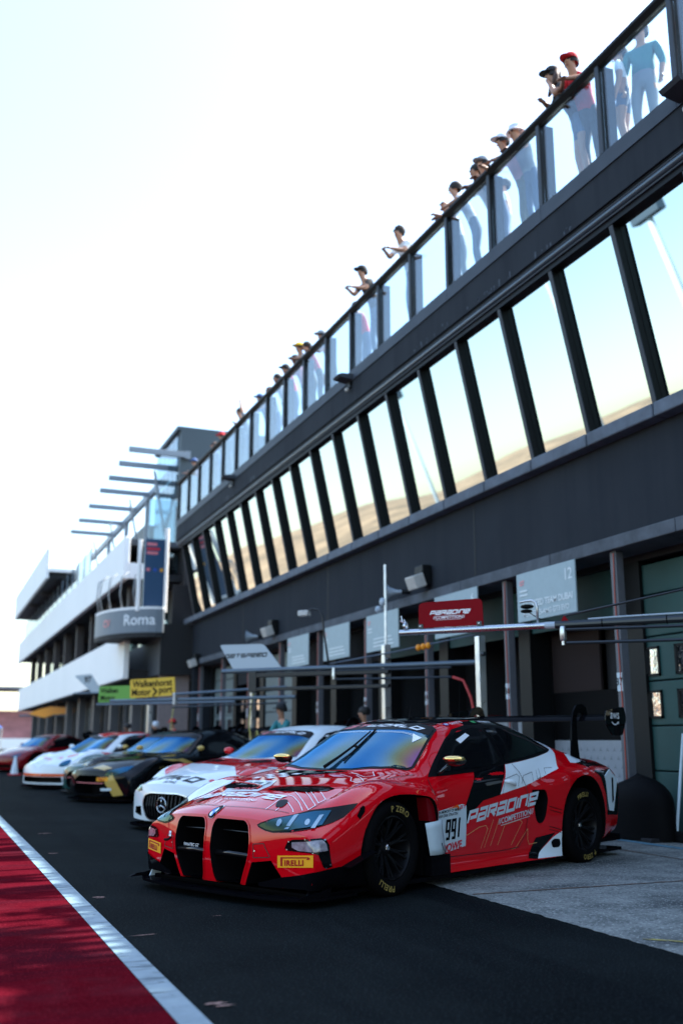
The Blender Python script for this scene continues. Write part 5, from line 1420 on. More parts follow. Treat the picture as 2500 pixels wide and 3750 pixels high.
    if top == 'cap' and label.startswith('woman'):
        mb = MB()
        for y in (-.095, -.06, 0, .06, .095): mb.tube([(-.05, y*.9, H+.05), (-.06+abs(y)*.5, y*1.15, H-.08), (0.0+abs(y)*.3, y*1.35, H-.22)], [.035, .042, .02], 7)
        mb.build('long_hair', MATS['hair_brown'], o, smooth=True)
    if shades:
        g = MB()
        for sgn in (1, -1):
            g.sphere((.088*size, sgn*.036*size, H+z(.022)), .026*size, 8, 6, sc=(.5, 1.15, .75))
        g.tube([(.09*size, .03, H+z(.026)), (.092*size, -.03, H+z(.026))], .005, 5); g.build('sunglasses', MATS['shades'], o, smooth=True)
    else:
        for sgn in (1, -1): MB().sphere((.088*size, sgn*.033*size, H+z(.022)), .012*size, 6, 5).build('eye', MATS['hair_dark'], o)
    g = MB().sphere((.080*size, 0, H-z(.055)), .022*size, 8, 5, sc=(.5, 1.1, .3)); g.build('mouth', mat('lips', (.25, .07, .06), .6), o)
    return o

FL_, RZ = 8.45, 9.69
W_ = math.pi       # towards the pit lane
crowd = [
 ((7.13, 9.92, 9.92), W_-.35, 'cloth_black', 'cloth_denim', 'cap', 'cloth_black', True, ('face', 'rail'), 'woman in black cap and sunglasses leaning over the terrace rail, hand at cheek', {'shorts': True}),
 ((7.15, 9.53, 9.86), W_+.25, 'cloth_red', 'cloth_black', 'cap', 'cloth_red', False, ('rail', 'rail'), 'man in red cap and red shirt leaning on the rail beside the woman', {}),
 ((7.32, 11.16, 9.86), W_, 'cloth_grey', 'cloth_denim', 'bucket', 'cap_white', True, ('rail', 'rail'), 'spectator in wide-brimmed pale hat with dark glasses, just left of the woman in black cap', {}),
 ((7.26, 11.44, 9.87), W_-.2, 'cloth_pink', 'cloth_olive', 'cap', 'cap_white', True, ('rail', 'out'), 'spectator in white cap and pale pink shirt with arm over the rail', {}),
 ((7.25, 12.0, 9.82), W_+.2, 'cloth_grey', 'cloth_denim', 'cap', 'cloth_grey', False, ('rail', 'rail'), 'spectator in grey cap bending low behind the outstretched arm', {}),
 ((7.26, 12.25, 9.84), W_-.1, 'cloth_white', 'cloth_black', 'hair', 'hair_dark', False, ('rail', 'rail'), 'dark-haired spectator peering over the rail beside the grey cap', {}),
 ((7.22, 12.86, 9.86), W_-.5, 'cloth_white', 'cloth_denim', 'hair', 'hair_dark', False, ('rail', 'out'), 'spectator with short dark hair and white shirt looking along the lane', {}),
 ((7.29, 13.29, 9.82), W_, 'cloth_white', 'cloth_grey', None, 'hair_dark', True, ('rail', 'rail'), 'bald spectator in sunglasses with a hand on the rail', {}),
 ((7.10, 14.70, 9.98), W_+.3, 'cloth_white', 'cloth_denim', 'curly', 'hair_dark', False, ('out', 'out'), 'curly-haired youth in white shirt holding both arms out over the rail', {}),
 ((7.11, 16.38, 10.0), W_+.2, 'cloth_black', 'cloth_denim', 'cap', 'cloth_black', False, ('out', 'out'), 'spectator in black cap and black shirt holding something over the rail', {}),
 ((7.45, 17.51, 9.80), W_, 'cloth_red', 'cloth_denim', 'hair', 'hair_brown', False, ('rail', 'rail'), 'brown-haired spectator ducking behind the rail below the black cap', {}),
 ((7.38, 19.24, 9.84), W_, 'cloth_grey', 'cloth_denim', 'cap', 'cloth_grey', False, ('out', 'rail'), 'spectator in grey cap standing alone with an arm reaching left', {}),
 ((7.16, 20.08, 9.84), W_+.2, 'cloth_white', 'cloth_olive', 'cap', 'cloth_yellow', False, ('rail', 'rail'), 'spectator in a yellow cap leaning over the rail', {}),
 ((7.28, 19.97, 9.84), W_-.3, 'cloth_red', 'cloth_black', 'hair', 'hair_dark', False, ('rail', 'rail'), 'dark-haired spectator in red behind the yellow cap', {}),
 ((7.33, 20.83, 9.84), W_, 'cloth_pink', 'cloth_denim', 'cap', 'cloth_black', False, ('rail', 'rail'), 'spectator in dark cap first to the left of the yellow cap', {}),
 ((7.32, 21.5, 9.85), W_, 'cloth_red', 'cloth_denim', 'cap', 'cloth_black', False, ('rail', 'rail'), 'spectator in dark cap and red shirt second to the left of the yellow cap', {}),
 ((7.31, 22.16, 9.84), W_, 'cloth_white', 'cloth_olive', 'hair', 'hair_dark', False, ('rail', 'rail'), 'dark-haired spectator in white third to the left of the yellow cap', {}),
 ((7.43, 23.11, 9.84), W_, 'cloth_grey', 'cloth_denim', 'hair', 'hair_brown', False, ('rail', 'rail'), 'brown-haired spectator in grey fourth to the left of the yellow cap', {}),
 ((7.38, 23.71, 9.84), W_, 'cloth_blue', 'cloth_denim', 'cap', 'cloth_blue', False, ('rail', 'rail'), 'spectator in blue cap fifth to the left of the yellow cap', {}),
 ((7.20, 25.0, 9.84), W_, 'cloth_grey', 'cloth_denim', 'hair', 'hair_dark', False, ('up', 'rail'), 'spectator in grey raising one arm above the rail', {}),
 ((7.36, 27.34, 9.84), W_, 'cloth_blue', 'cloth_black', 'cap', 'cloth_red', False, ('rail', 'rail'), 'spectator in red cap and blue shirt near the far end of the terrace', {}),
 ((7.40, 28.38, 9.84), W_, 'cloth_blue', 'cloth_denim', 'hair', 'hair_brown', False, ('rail', 'rail'), 'spectator in blue leaning out just left of the red cap', {}),
 ((7.31, 30.4, 9.85), W_, 'cloth_pink', 'cloth_denim', 'cap', 'cloth_blue', False, ('out', 'rail'), 'last spectator at the far end of the terrace in dark blue cap', {}),
]
for hd_, fc, sh_, lg_, tp, tm, sg_, ar, lab, kw in crowd:
    hd_ = (hd_[0]*1.022, hd_[1]*1.022, 1.15 + (hd_[2]-1.15)*1.022)
    person(hd_, FL_, fc, sh_, lg_, tp, tm, sg_, ar, 'skin', lab, rail_z=RZ, back=.36 if hd_[0] < 7.45 else .28, **kw)
person((7.85, 8.98, 10.13), FL_, W_+.5, 'cloth_teal', 'cloth_grey', 'cap', 'cap_white', False, ('rest', 'rest'), 'skin', 'tall man in white cap and long blue-green top behind the nearest glass pane', back=.02, sleeve='long', size=1.08)
person((7.75, 9.30, 9.98), FL_, W_-.9, 'cloth_white', 'cloth_denim', 'cap', 'cloth_grey', True, ('rest', 'rest'), 'skin', 'man in white T-shirt and dark cap standing behind the glass by a thick post', back=.02, shorts=True)
person((7.85, 8.12, 9.75), FL_, W_, 'cloth_white', 'cloth_blue', 'hair', 'hair_dark', False, ('rest', 'rest'), 'skin', 'short spectator in white behind the glass at the right edge', back=.02, size=.9)
person((7.95, 12.55, 9.9), FL_, W_-.6, 'cloth_white', 'cloth_grey', 'hair', 'hair_dark', False, ('rest', 'rest'), 'skin', 'spectator in white standing back from the rail behind the leaning group', back=.02, shorts=True)
# unseen crowd added past the right edge to cast broken shade on the red lane
lab = 'unseen spectator added to shade the red lane, near part of the terrace, right of the picture'
pro = [person((7.55, 7.35, 9.92), FL_, W_, 'cloth_white', 'cloth_denim', 'hair', 'hair_dark', False, ('rest', 'rest'), 'skin', lab, back=.02),
       person((7.60, 6.95, 10.0), FL_, W_+.3, 'cloth_blue', 'cloth_black', 'cap', 'cloth_red', False, ('rest', 'rest'), 'skin', lab, back=.02),
       person((7.55, 6.55, 9.88), FL_, W_-.3, 'cloth_grey', 'cloth_olive', 'bucket', 'cap_white', False, ('rest', 'rest'), 'skin', lab, back=.02)]
random.seed(21)
for i in range(26):
    c_ = copy_tree(pro[i % 3]); c_.location = ((7.62 if i % 2 else 7.92) + random.uniform(-.06, .06), 6.25 - .20*i + random.uniform(-.05, .05), FL_); c_.rotation_euler.z += random.uniform(-.5, .5)
# crew on the ground
person((6.25, 18.35, 1.70), .004, R(200), 'cloth_teal', 'cloth_black', 'cap', 'cloth_black', False, ('out', 'out'), 'skin', 'crew member in teal jacket and black cap working behind the white and red car', 'crew in the pit lane', back=.12, sleeve='long')
person((7.45, 17.2, 1.62), .004, R(180), 'cloth_black', 'cloth_black', 'hair', 'hair_dark', False, ('rest', 'rest'), 'skin', 'crew member in black standing in the dark garage doorway above the red roof', 'crew in the pit lane', back=.05, sleeve='long')
person((7.1, 31.2, 1.66), .004, R(190), 'cloth_red', 'cloth_red', 'cap', 'cloth_red', False, ('out', 'rest'), 'skin', 'crew member in red suit and red cap beyond the black and gold car', 'crew in the pit lane', back=.08, sleeve='long')
person((6.5, 31.0, 1.58), .004, R(170), 'orange_paint', 'cloth_black', 'hair', 'cap_white', False, ('rest', 'rest'), 'skin', 'fair-haired crew member in orange left of the red suit', 'crew in the pit lane', back=.06, sleeve='long')
person((5.75, 31.5, 1.52), .004, R(180), 'cloth_black', 'cloth_black', 'hair', 'hair_dark', False, ('rest', 'rest'), 'skin_dark', 'crew member in black left of the orange shirt', 'crew in the pit lane', back=.06, sleeve='long')
# ------------------------------------------------------------------ team boards, lamps and speakers on the facade
mat('board_pale', (.30, .385, .41), .55, var=.05); mat('board_print', (.60, .66, .68), .5); mat('lamp_body', (.48, .46, .43), .45, var=.1); mat('horn_grey', (.36, .42, .48), .45)
mat('sign_red', (.20, .0008, .005), .6, spec=.1, var=.06, vscale=5); mat('sign_grey', (.36, .42, .46), .5); mat('sign_yellow', (.62, .38, .015), .5); mat('sign_green', (.10, .30, .03), .5)
mat('hose_red', (.40, .03, .03), .5); mat('hose_yellow', (.40, .34, .08), .5); mat('hose_blue', (.02, .08, .25), .5); mat('orange_plastic', (.80, .28, .01), .45)
boards = [(11.08, 12.53, '12', 'GETSPEED TEAM DUBAI', 'MERCEDES-AMG GT3 EVO', 'pale blue team board numbered 12 above the open garage'),
 (13.70, 15.15, '6', '', '', 'pale team board partly behind the small red boom sign'), (16.60, 18.06, '', '', '', 'pale team board behind the tall thin pole'),
 (18.95, 20.40, '', '', '', 'pale team board second to the left of the thin pole'), (21.34, 22.78, '', '', '', 'pale team board farthest left of the row')]
for y0, y1, num, l1, l2, lab in boards:
    t = empty('team_board', (7.90, (y0+y1)/2, 2.82), 0, lab, 'sign', 'team boards above the garages')
    def TB(name, mb, m): o = mb.build(name, m, t); o.matrix_parent_inverse = Matrix.Translation((-7.90, -(y0+y1)/2, -2.82)); return o
    TB('board_panel', MB().bevbox(7.895, 7.92, y0, y1, 2.82, 3.53, .006), MATS['board_pale'])
    fr = lambda yy, zz: frame((7.889, yy, zz), (0, -1, 0), (0, 0, 1))
    def TX(s, yy, zz, size, m='board_print', bold=.015): o = flat_obj('board_lettering', text2d(s, size, bold=bold, space=.92), fr(yy, zz), MATS[m], t); o.matrix_parent_inverse = Matrix.Translation((-7.90, -(y0+y1)/2, -2.82))
    if num: TX(num, y0+.14, 3.36, .22)
    if l1: TX(l1, y0+.68, 3.06, .125, bold=.03)
    if l2: TX(l2, y0+.72, 2.92, .105, bold=.02)
    TX('GT', y1-.15, 3.38, .10, 'vinyl_pink', .03)
    for k in range(2): TB('board_line', MB().box(7.888, 7.8935, y1-.28, y1-.08, 3.25-.06*k, 3.275-.06*k), MATS['board_print'])
    if not l1:
        for k in range(3): TB('board_line', MB().box(7.888, 7.8935, y0+.2+.05*k, y1-.35, 2.90+.07*k, 2.925+.07*k), MATS['board_print'])
def floodlight(y, z, lab):
    t = empty('floodlight', (8.0, y, z), 0, lab, 'floodlight', 'floodlights and horns on the wall')
    MB().bevbox(-.38,-.16,-.17,.17,-.12,.12,.02, Matrix.Rotation(R(-20),4,'Y')).build('housing', MATS['lamp_body'], t)
    MB().box(-.18,0,-.05,.05,-.05,.05).build('bracket', MATS['frame_black'], t)
    MB().bevbox(-.20,-.02,-.16,.16,-.16,.20,.02).build('ballast', MATS['frame_black'], t)
def horn(y, z, lab):
    t = empty('horn_speaker', (8.0, y, z), R(-28), lab, 'speaker', 'floodlights and horns on the wall')
    prof = [(.03,-.12),(.035,-.20),(.05,-.28),(.09,-.36),(.15,-.44),(.16,-.45),(.14,-.44),(.06,-.34),(.001,-.30)]
    MB().lathe(prof, 24, 'X').build('horn', MATS['horn_grey'], t, smooth=True, angle=40)
    MB().tube([(-.15,0,0),(0,0,0)], .045, 10).build('driver', MATS['frame_black'], t)
floodlight(15.55, 3.95, 'cream floodlight box on the dark wall right of the thin pole'); horn(16.3, 3.80, 'grey horn loudspeaker beside the floodlight right of the thin pole')
floodlight(23.9, 3.90, 'cream floodlight box on the far part of the dark wall'); horn(25.0, 3.80, 'grey horn loudspeaker on the far part of the dark wall')
floodlight(31.6, 3.65, 'cream floodlight box at the far corner of the dark wall')
def cam_pod(y, lab):
    t = empty('terrace_lamp', (7.22, y, 8.10), 0, lab, 'lamp', 'lamps bolted to the terrace fascia'); t.scale = (.72, .72, .72)
    MB().prism([(.0,-.02),(-.34,.03),(-.40,.09),(-.30,.13),(.02,.15)], -.22, .22, 'Y').build('lamp_head', MATS['frame_edge'], t)
    MB().box(-.02,.03,-.10,.10,-.20,0).build('lamp_bracket', MATS['frame_black'], t)
    MB().sphere((-.06,.02,-.25), .06, 10, 7).build('camera_ball', MATS['lamp_body'], t, smooth=True)
cam_pod(17.3, 'grey lamp head bolted to the fascia below the middle of the terrace'); cam_pod(25.6, 'grey lamp head bolted to the fascia near the far end'); cam_pod(7.55, 'grey lamp head bolted to the fascia at the right edge')
# tall thin pole with clamps, aluminium uprights
def upright(x, y, z1, w, lab, m='alloy'):
    t = empty('gantry_post', (x, y, .004), 0, lab, 'post', 'gantry posts in front of the garages')
    MB().bevbox(-w/2, w/2, -w/2, w/2, .02, z1, .008).build('upright', MATS[m], t)
    MB().bevbox(-.16, .16, -.16, .16, 0, .02, .004).build('base_plate', MATS['steel_dark'], t)
    MB().tube([(0,0,z1-.25),(.0,-.12,z1-.25)], .03, 8).build('clamp', MATS['steel_dark'], t)
    return t
upright(7.0, 12.1, 2.55, .11, 'bright aluminium post below the red boom sign')
t = upright(7.0, 15.2, 2.70, .12, 'aluminium post carrying a tall thin pole')
MB().tube([(0,0,2.7),(0,0,4.05)], .025, 8).build('thin_pole', MATS['alloy'], t)
MB().sphere((-.05,.03,3.42), .07, 8, 6, sc=(.6,1,1)).build('pole_clamp', MATS['horn_grey'], t); MB().sphere((-.08,.12,3.30), .06, 8, 6).build('pole_clamp', MATS['horn_grey'], t)
upright(7.0, 22.6, 2.5, .11, 'pale post left of the teal crew member'); upright(6.9, 33.8, 2.3, .14, 'pale post behind the yellow boom sign')
# ------------------------------------------------------------------ pit booms: tube, rails, boards
BD = Vector((.659, -.752, 0))
def boom(A, L, z, lab, r=.035, m='steel', d=BD):
    t = empty('pit_boom', (A[0], A[1], z), math.atan2(d.y, d.x), lab, 'boom', 'pit booms in front of the garages')
    MB().lathe([(r*.86, .0), (r, .0), (r, L), (r*.86, L)], 20, 'X', closed=True).build('tube', MATS[m], t, smooth=True, angle=40)
    return t
b1 = boom((4.95, 10.36), 4.3, 2.35, 'steel pit boom with a red board standing on it')
MB().lathe([(.032, .9), (.036, .9), (.036, .9)], 6, 'X').build('collar', MATS['steel_dark'], b1)
# red board with rounded top corners
bo = MB().prism(rounded([(.235,.04),(.235,.33),(.995,.34),(1.0,.04)], [0,.07,.07,0], 6), -.006, .006, 'Y').build('board', MATS['sign_red'], b1)
BF = frame((.615, -.0075, .20), (1, 0, 0), (0, 0, 1))
flat_obj('board_lettering', paradine2d(.050), frame((.615, -.0075, .205), (1,0,0), (0,0,1)), MATS['vinyl_white'], bo)
flat_obj('board_lettering', competition2d(.035), frame((.60, -.0075, .150), (1,0,0), (0,0,1)), MATS['vinyl_white'], bo)
for x in (.26, .955):
    MB().bevbox(x-.03, x+.03, -.016, .012, .03, .085, .003).build('bracket', MATS['steel_dark'], b1)
    MB().sphere((x, -.018, .06), .012, 8, 5).build('bolt', MATS['steel'], b1)
cl = MB().lathe([(.034,-.014),(.046,-.014),(.046,.014),(.034,.014)], 20, 'X', Matrix.Translation((.07, 0, .075)), closed=True)
cl.tube([(.07,0,.11),(.05,.0,.15)], .008, 6); cl.tube([(.07,-.03,.105),(.02,-.05,.13)], .009, 6); cl.tube([(.05,-.04,.12),(.03,-.03,.19)], .006, 6); cl.tube([(.07,.035,.07),(.07,.07,.06)], .010, 6)
cl.build('pipe_clamp', MATS['alloy'], b1, smooth=True, angle=50)
MB().tube([(1.61,0,.03),(1.61,0,.20),(1.595,0,.255),(1.55,0,.28),(1.48,0,.275),(1.42,0,.265)], .013, 8).build('lamp_neck', MATS['alloy'], b1, smooth=True)
lh = MB().sphere((1.50,0,.215), .06, 12, 8, sc=(1.25,1,.42)).sphere((1.49,0,.165), .055, 12, 8, sc=(1.2,1,.4)).build('lamp_head', MATS['black_rubber'], b1, smooth=True)
MB().tube([(1.52,0,.15),(1.62,.0,.08),(1.78,0,.04)], .005, 5).build('lamp_cable', MATS['black_rubber'], b1)
MB().tube([(1.69,0,0),(1.82,0,0)], .038, 12).build('tape', MATS['horn_grey'], b1)
MB().tube([(1.80,0,.0),(4.2,0,.0)], .042, 12).build('boom_sleeve', MATS['steel_dark'], b1)
MB().tube([(1.92,-.05,-.06),(3.0,-.05,-.075),(4.2,-.05,-.09)], .017, 8).build('lower_rail', MATS['steel_dark'], b1)
MB().tube([(1.92,-.05,-.20),(3.0,-.05,-.215),(4.2,-.05,-.23)], .017, 8).build('lower_rail', MATS['steel_dark'], b1)
MB().lathe([(.001,-.0),(.028,-.005),(.034,-.03),(.034,-.14),(.026,-.155),(.018,-.16),(.018,-.20),(.001,-.20)], 16, 'Z', Matrix.Translation((1.89,-.05,-.02))).build('regulator', MATS['alloy'], b1, smooth=True, angle=40)
MB().tube([(1.90,0,.09),(3.1,0,.29),(4.2,0,.47)], .012, 6).build('tie_rod', MATS['steel_dark'], b1)
MB().prism([(1.86,.03),(1.90,.10),(1.95,.03)], -.01, .01, 'Y').build('tie_lug', MATS['sign_red'], b1)
for x in (2.3, 2.95): MB().lathe([(.044,-.006),(.048,0),(.044,.006)], 12, 'X', Matrix.Translation((x,0,0))).build('cable_tie', MATS['black_rubber'], b1)
MB().tube([(2.15,0,.045),(2.4,.0,.052),(3.1,0,.058),(4.2,0,.05)], .010, 6).build('boom_cable', MATS['horn_grey'], b1)
b2_ = boom((4.86, 17.56), 4.9, 2.35, 'pale pit boom with a tilted light grey board and a lamp', .04, 'gutter', Vector((.644, -.765, 0)))
bo = MB().prism(rounded([(.23,.04),(-.07,.48),(.86,.46),(1.23,.04)], [0,.06,.08,0], 6), -.008, .008, 'Y').build('board', MATS['sign_grey'], b2_)
flat_obj('board_lettering', glyphs2d('GETSPEED', .075, wid=1.1, gap=.14, stroke=.24, shear=.3), frame((.50, -.010, .27), (1,0,0), (0,0,1)), MATS['vinyl_black'], bo)
MB().tube([(2.17,0,.02),(2.08,0,.55),(2.04,0,.89),(1.98,0,.99),(1.85,0,1.02),(1.72,0,.98)], .018, 8).build('lamp_neck', MATS['black_metal'], b2_, smooth=True)
MB().bevbox(1.58,1.78,-.07,.07,.90,1.0,.02).build('lamp_head', MATS['lamp_body'], b2_)
MB().bevbox(.64,3.3,-.06,.04,-.13,-.05,.01).build('gantry_beam', MATS['black_metal'], b2_)
MB().bevbox(.70,3.3,-.06,.04,-.36,-.30,.01).build('gantry_beam', MATS['black_metal'], b2_)
MB().bevbox(.60,.76,-.07,.05,-.38,-.02,.01).build('gantry_end', MATS['black_metal'], b2_)
MB().tube([(2.3,-.05,-.06),(4.4,-.05,-.07)], .018, 8).build('lower_rail', MATS['steel_dark'], b2_)
MB().tube([(2.3,-.05,-.20),(4.4,-.05,-.22)], .018, 8).build('lower_rail', MATS['steel_dark'], b2_)
MB().lathe([(.001,0),(.03,-.01),(.034,-.15),(.018,-.16),(.018,-.20),(.001,-.2)], 12, 'Z', Matrix.Translation((2.29,-.05,0))).build('regulator', MATS['alloy'], b2_, smooth=True, angle=40)
MB().tube([(2.15,0,.06),(3.4,0,.22),(4.9,0,.45)], .012, 6).build('tie_rod', MATS['gutter'], b2_)
for i in range(3): MB().sphere((3.82+.085*i,0,.27+.012*i), .055, 10, 7, sc=(.8,1,1)).build('orange_clip', MATS['orange_plastic'], b2_, smooth=True)
MB().tube([(4.42,-.05,-.22),(4.6,-.05,-.28),(4.72,-.05,-.55),(4.8,0,-1.1),(4.86,.05,-1.6)], .022, 8).build('red_hose', MATS['hose_red'], b2_, smooth=True)
b3 = boom((4.14, 25.0), 5.2, 2.08, 'pale pit boom carrying a bright yellow board', .04, 'gutter', Vector((.644, -.765, 0)))
bo = MB().prism(rounded([(.60,.06),(.58,.50),(1.90,.53),(1.94,.10)], .04, 4), -.01, .01, 'Y').build('board', MATS['sign_yellow'], b3)
flat_obj('board_lettering', text2d('Walkenhorst', .22, bold=.03), frame((1.25, -.012, .40), (1,.0,.02), (0,0,1)), MATS['vinyl_black'], bo)
flat_obj('board_lettering', merge2d((text2d('Motor', .22, bold=.03), (-.32, 0)), (text2d('port', .22, bold=.03), (.40, 0)), (stroke2d([(.02,.09),(.13,0),(.02,-.10)], .05), (0, 0))), frame((1.26, -.012, .20), (1,0,.02), (0,0,1)), MATS['vinyl_black'], bo)
MB().tube([(1.9,-.05,.12),(5,-.05,.22)], .03, 8).build('upper_rail', MATS['gutter'], b3); MB().tube([(1.9,-.05,-.18),(5,-.05,-.12)], .02, 8).build('lower_rail', MATS['steel_dark'], b3)
MB().bevbox(1.92,1.99,-.08,.02,-.12,.16,.01).build('rail_stay', MATS['lamp_body'], b3)
b4 = boom((4.4, 28.8), 4.6, 2.12, 'pit boom with a green board half behind the yellow one', .035, 'gutter', Vector((.644, -.765, 0)))
bo = MB().prism(rounded([(.05,.06),(.05,.50),(1.35,.50),(1.35,.06)], .03, 3), -.01, .01, 'Y').build('board', MATS['sign_green'], b4)
flat_obj('board_lettering', text2d('Walken\nMotor', .20, bold=.03), frame((.42, -.012, .28), (1,0,0), (0,0,1)), MATS['vinyl_black'], bo)
b5 = boom((4.75, 36.5), 3.6, 2.75, 'far pit boom with a slanted white board numbered 97', .035, 'gutter', Vector((.644, -.765, 0)))
bo = MB().prism(rounded([(.8,.03),(.0,.62),(.75,.66),(1.3,.03)], .05, 3), -.01, .01, 'Y').build('board', MATS['sign_grey'], b5)
flat_obj('board_lettering', text2d('97', .30, bold=.03), frame((.62, -.012, .46), (1,0,0), (0,0,1)), MATS['vinyl_black'], bo)
b6 = boom((4.9, 60.0), 6.0, 2.5, 'far pit boom wrapped in an orange cover', .05, 'gutter', Vector((.80, -.60, 0)))
MB().prism([(.6,.10),(1.6,-.12),(2.2,.05),(3.6,.12),(3.6,.40),(2.0,.50),(1.2,.32)], -.10, .10, 'Y').build('cover', MATS['orange_plastic'], b6)
# ------------------------------------------------------------------ garage equipment
def cabinet(x, y, w, h, lab, body, top, word=None, d=.5):
    t = empty('tool_cabinet', (x, y, .006), 0, lab, 'cabinet', 'cabinets in the garages')
    MB().bevbox(0, d, -w/2, w/2, .06, h, .012).build('carcass', MATS[body], t)
    MB().bevbox(-.03, d+.03, -w/2-.03, w/2+.03, h, h+.07, .012).build('worktop', MATS[top], t)
    for i in range(3): MB().bevbox(-.012, -.001, -w/2+.05, w/2-.05, .12+i*(h-.18)/3, .10+(i+1)*(h-.18)/3, .004).build('drawer', MATS[body], t)
    for sy in (-1, 1): MB().tube([(.08, sy*(w/2-.08), .03), (.08, sy*(w/2-.10), .031)], .03, 10).build('castor', MATS['black_rubber'], t)
    if word: flat_obj('cabinet_lettering', glyphs2d(word, .09, wid=1.0, gap=.16, stroke=.22, shear=.2), frame((-.014, 0, h*.62), (0,-1,0), (0,0,1)), MATS['vinyl_black'], t)
    return t
cabinet(8.95, 14.95, 1.9, 1.45, 'white cabinet with red top and team lettering in the open garage', 'garage_white', 'hose_red', 'GETSPEED')
cabinet(9.2, 16.05, .5, 1.5, 'dark red tool cabinet standing left of the white cabinet', 'sign_red', 'sign_red')
cabinet(9.1, 18.9, 1.0, 1.5, 'pale cabinet in the garage behind the aluminium post', 'garage_white', 'garage_grey')
cabinet(8.95, 21.6, 1.3, .95, 'grey workbench behind the teal crew member', 'garage_grey', 'frame_black')
cabinet(8.9, 23.3, .5, 1.35, 'small dark red cabinet in the far garage', 'sign_red', 'sign_red')
t = empty('plastic_tub', (6.55, 18.0, .62), 0, 'square pale green tub in front of the teal crew member', 'tub')
MB().add([(-.16,-.16,0),(.16,-.16,0),(.16,.16,0),(-.16,.16,0),(-.2,-.2,.36),(.2,-.2,.36),(.2,.2,.36),(-.2,.2,.36)], [(0,3,2,1),(0,1,5,4),(1,2,6,5),(2,3,7,6),(3,0,4,7)]).build('tub_wall', MATS['door_grey'], t)
MB().box(-.21,.21,-.21,.21,.34,.37).build('tub_rim', MATS['garage_white'], t)
t = empty('pit_trolley', (6.6, 18.0, .004), 0, 'low dark trolley carrying the tub', 'trolley')
MB().bevbox(-.35,.45,-.9,.5,.50,.61,.02).build('trolley_top', MATS['garage_grey'], t); MB().bevbox(-.30,.40,-.85,.45,.12,.49,.02).build('trolley_body', MATS['frame_black'], t)
for x in (-.25,.35):
    for y in (-.8,.4): MB().lathe([(.02,-.02),(.06,-.02),(.06,.02),(.02,.02)], 14, 'Y', Matrix.Translation((x,y,.06)), closed=True).build('wheel', MATS['black_rubber'], t)
def extinguisher(x, y, z, lab):
    t = empty('fire_extinguisher', (x, y, z), 0, lab, 'extinguisher')
    MB().lathe([(.001,0),(.07,.0),(.075,.03),(.075,.38),(.055,.45),(.025,.48),(.025,.52),(.001,.52)], 18, 'Z').build('cylinder', MATS['cloth_red'], t, smooth=True, angle=40)
    MB().tube([(0,0,.52),(0,-.08,.57),(0,-.16,.50),(0,-.16,.20)], .012, 6).build('hose', MATS['black_rubber'], t, smooth=True)
    MB().box(-.02,.02,-.07,.03,.53,.56).build('handle', MATS['black_metal'], t)
extinguisher(8.9, 16.9, 1.05, 'red fire extinguisher seen over the roof of the red car')
def hoses(name, pts, m, lab, r=.016):
    o = MB().tube(catmull([Vector(p) for p in pts], 6), r, 7).build(name, MATS[m], smooth=True); tag(o, lab, 'hose'); return o
hoses('air_hose', [(7.1,12.4,2.1),(7.15,12.42,1.5),(7.05,12.5,.9),(7.0,12.6,.1)], 'hose_blue', 'blue air hose hanging beside the bright aluminium post')
hoses('air_hose', [(6.95,22.4,2.2),(6.8,22.2,1.5),(6.9,22.0,.9),(6.8,21.6,1.35),(6.85,21.2,.5),(6.8,21,.05)], 'hose_yellow', 'yellow air hose looped round the pale post')
hoses('air_hose', [(6.6,18.6,1.0),(6.5,18.2,1.05),(6.55,17.7,1.1),(6.6,17.3,.95),(6.6,17.0,1.12)], 'hose_yellow', 'yellow air hose lying over the trolley by the tub', .02)
hoses('air_hose', [(7.2,31.6,2.2),(7.0,31.0,1.6),(6.9,30.6,.9),(6.8,30.2,.05)], 'hose_yellow', 'yellow air hose hanging by the far posts')
# equipment at the right edge: tyre stack under a black cover, broom stick, stands
t = empty('covered_stack', (8.05, 10.25, .006), 0, 'black cover draped over a low stack behind the wing', 'cover'); t.scale = (.85, .85, .85)
v = []; f = []; n = 28; m_ = 12
for j in range(m_+1):
    for i in range(n):
        a = 2*math.pi*i/n; tt = j/m_; rad = .58*(1 - .10*tt)*math.sqrt(max(.0, 1 - max(0, (tt-.55)/.45)**2.2)) + .01
        v.append((rad*.62*math.cos(a), rad*1.15*math.sin(a), .02 + .80*tt*(1-.10*math.cos(a-1))))
for j in range(m_):
    for i in range(n): i2 = (i+1) % n; f.append((j*n+i, j*n+i2, (j+1)*n+i2, (j+1)*n+i))
f.append(tuple(m_*n+i for i in range(n)))
MB().add(v, f).build('cover_cloth', MATS['black_void'], t, smooth=True)
MB().bevbox(-.3,.3,-.6,.6,0,.05,.01).build('pallet', MATS['garage_dark'], t)
t = empty('broom', (8.15, 9.72, .006), 0, 'pale broom stick leaning against the green door', 'broom')
MB().tube([(0,0,.12),(.28,.10,1.22)], .018, 8).build('stick', MATS['panel_white'], t); MB().bevbox(-.06,.06,-.18,.18,0,.12,.02).build('brush', MATS['black_rubber'], t)
t = empty('stand', (8.1, 8.72, .006), 0, 'thin black stand in front of the green door at the right edge', 'stand')
MB().tube([(0,0,.03),(.02,0,1.0),(.02,.0,1.95)], [.03,.026,.02], 8).build('pole', MATS['black_metal'], t)
MB().tube([(.02,0,1.0),(.02,0,1.5)], .035, 8).build('sleeve', MATS['black_metal'], t)
for a in (0,120,240): MB().tube([(0,0,.10),(.35*math.cos(R(a)),.35*math.sin(R(a)),.02)], .015, 6).build('foot', MATS['black_metal'], t)
t = empty('rolled_jack', (7.45, 8.28, .006), 0, 'low black stand foot on the apron at the right edge', 'jack')
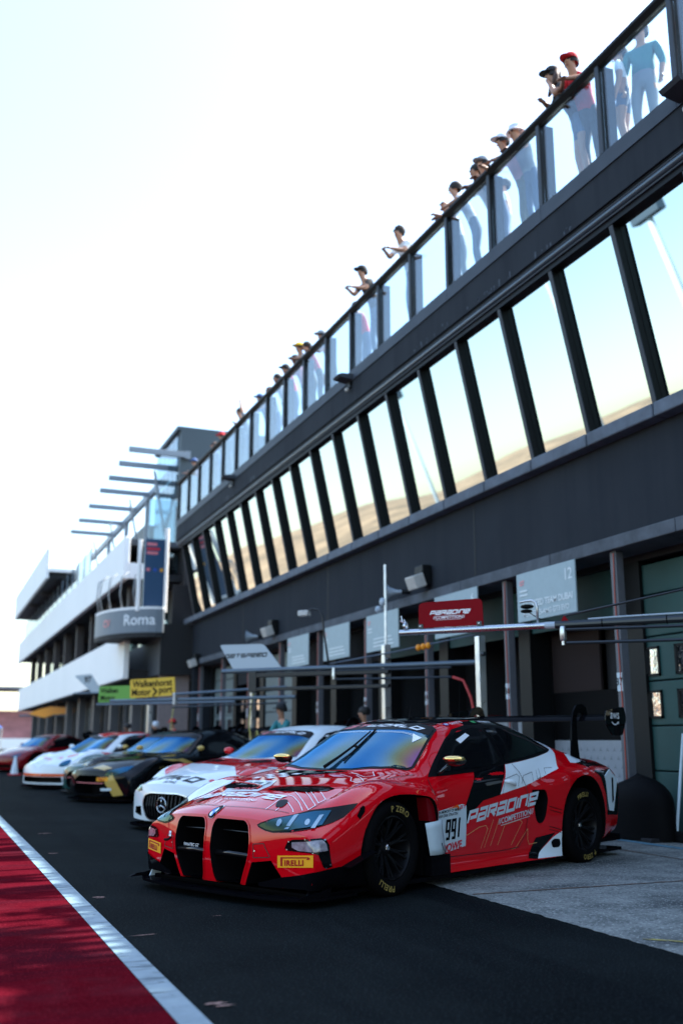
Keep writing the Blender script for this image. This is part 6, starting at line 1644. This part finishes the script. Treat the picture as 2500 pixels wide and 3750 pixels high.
MB().tube([(0,.1,.05),(0,-.5,.05)], .03, 8).build('bar', MATS['black_metal'], t); MB().tube([(-.12,.0,.03),(.25,.0,.03)], .025, 8).build('foot', MATS['black_metal'], t)
MB().tube([(0,-.2,.05),(.0,-.2,.35)], .03, 8).build('column', MATS['alloy'], t)
# traffic cone far left
t = empty('traffic_cone', (2.95, 36.5, .004), 0, 'small white and red traffic cone far left on the asphalt', 'cone')
MB().lathe([(.001,.62),(.03,.62),(.13,.04)], 16, 'Z').build('cone_body', MATS['panel_white'], t, smooth=True); MB().bevbox(-.2,.2,-.2,.2,0,.04,.01).build('cone_base', MATS['cloth_red'], t)
MB().lathe([(.070,.36),(.098,.22)], 16, 'Z', Matrix.Translation((0,0,.004))).build('cone_band', MATS['cloth_red'], t, smooth=True)
# light masts across the circuit, mirrored in the glazing
def mast(x, y, h, r, lab):
    t = empty('light_mast', (x, y, 0), 0, lab, 'mast', 'light masts across the circuit')
    MB().tube([(0,0,0),(0,0,h*.5),(0,0,h)], [r, r*.75, r*.5], 10).build('mast_pole', MATS['panel_white'], t, smooth=True)
    MB().bevbox(-.3,.3,-1.0,1.0,h-.9,h,.05).build('lamp_rack', MATS['gutter'], t)
mast(-40, 66, 24, .22, 'slender lattice mast mirrored in the second window'); mast(-22, 36, 16, .30, 'thick white mast mirrored in the nearest window'); mast(-30, 78, 18, .2, 'white mast mirrored in a middle window')

# tents and vans past the far end of the garages
mat('tent_blue', (.02, .12, .45), .7); mat('tent_white', (.42, .36, .36), .7)
for x, y, m, lab in ((4.6, 92, 'tent_blue', 'small blue canopy tent far away at the end of the pit lane'),):
    t = empty('canopy_tent', (x, y, 0), 0, lab, 'tent')
    MB().add([(-1.5,-1.5,2.2),(1.5,-1.5,2.2),(1.5,1.5,2.2),(-1.5,1.5,2.2),(0,0,3.2)], [(0,1,4),(1,2,4),(2,3,4),(3,0,4),(3,2,1,0)]).build('tent_roof', MATS[m], t)
    MB().box(-1.5,1.5,1.42,1.45,.2,2.2).build('tent_wall', MATS[m], t)
    for a in (-1.45, 1.45):
        for b in (-1.45, 1.45): MB().tube([(a,b,0),(a,b,2.2)], .04, 6).build('tent_leg', MATS['alloy'], t)
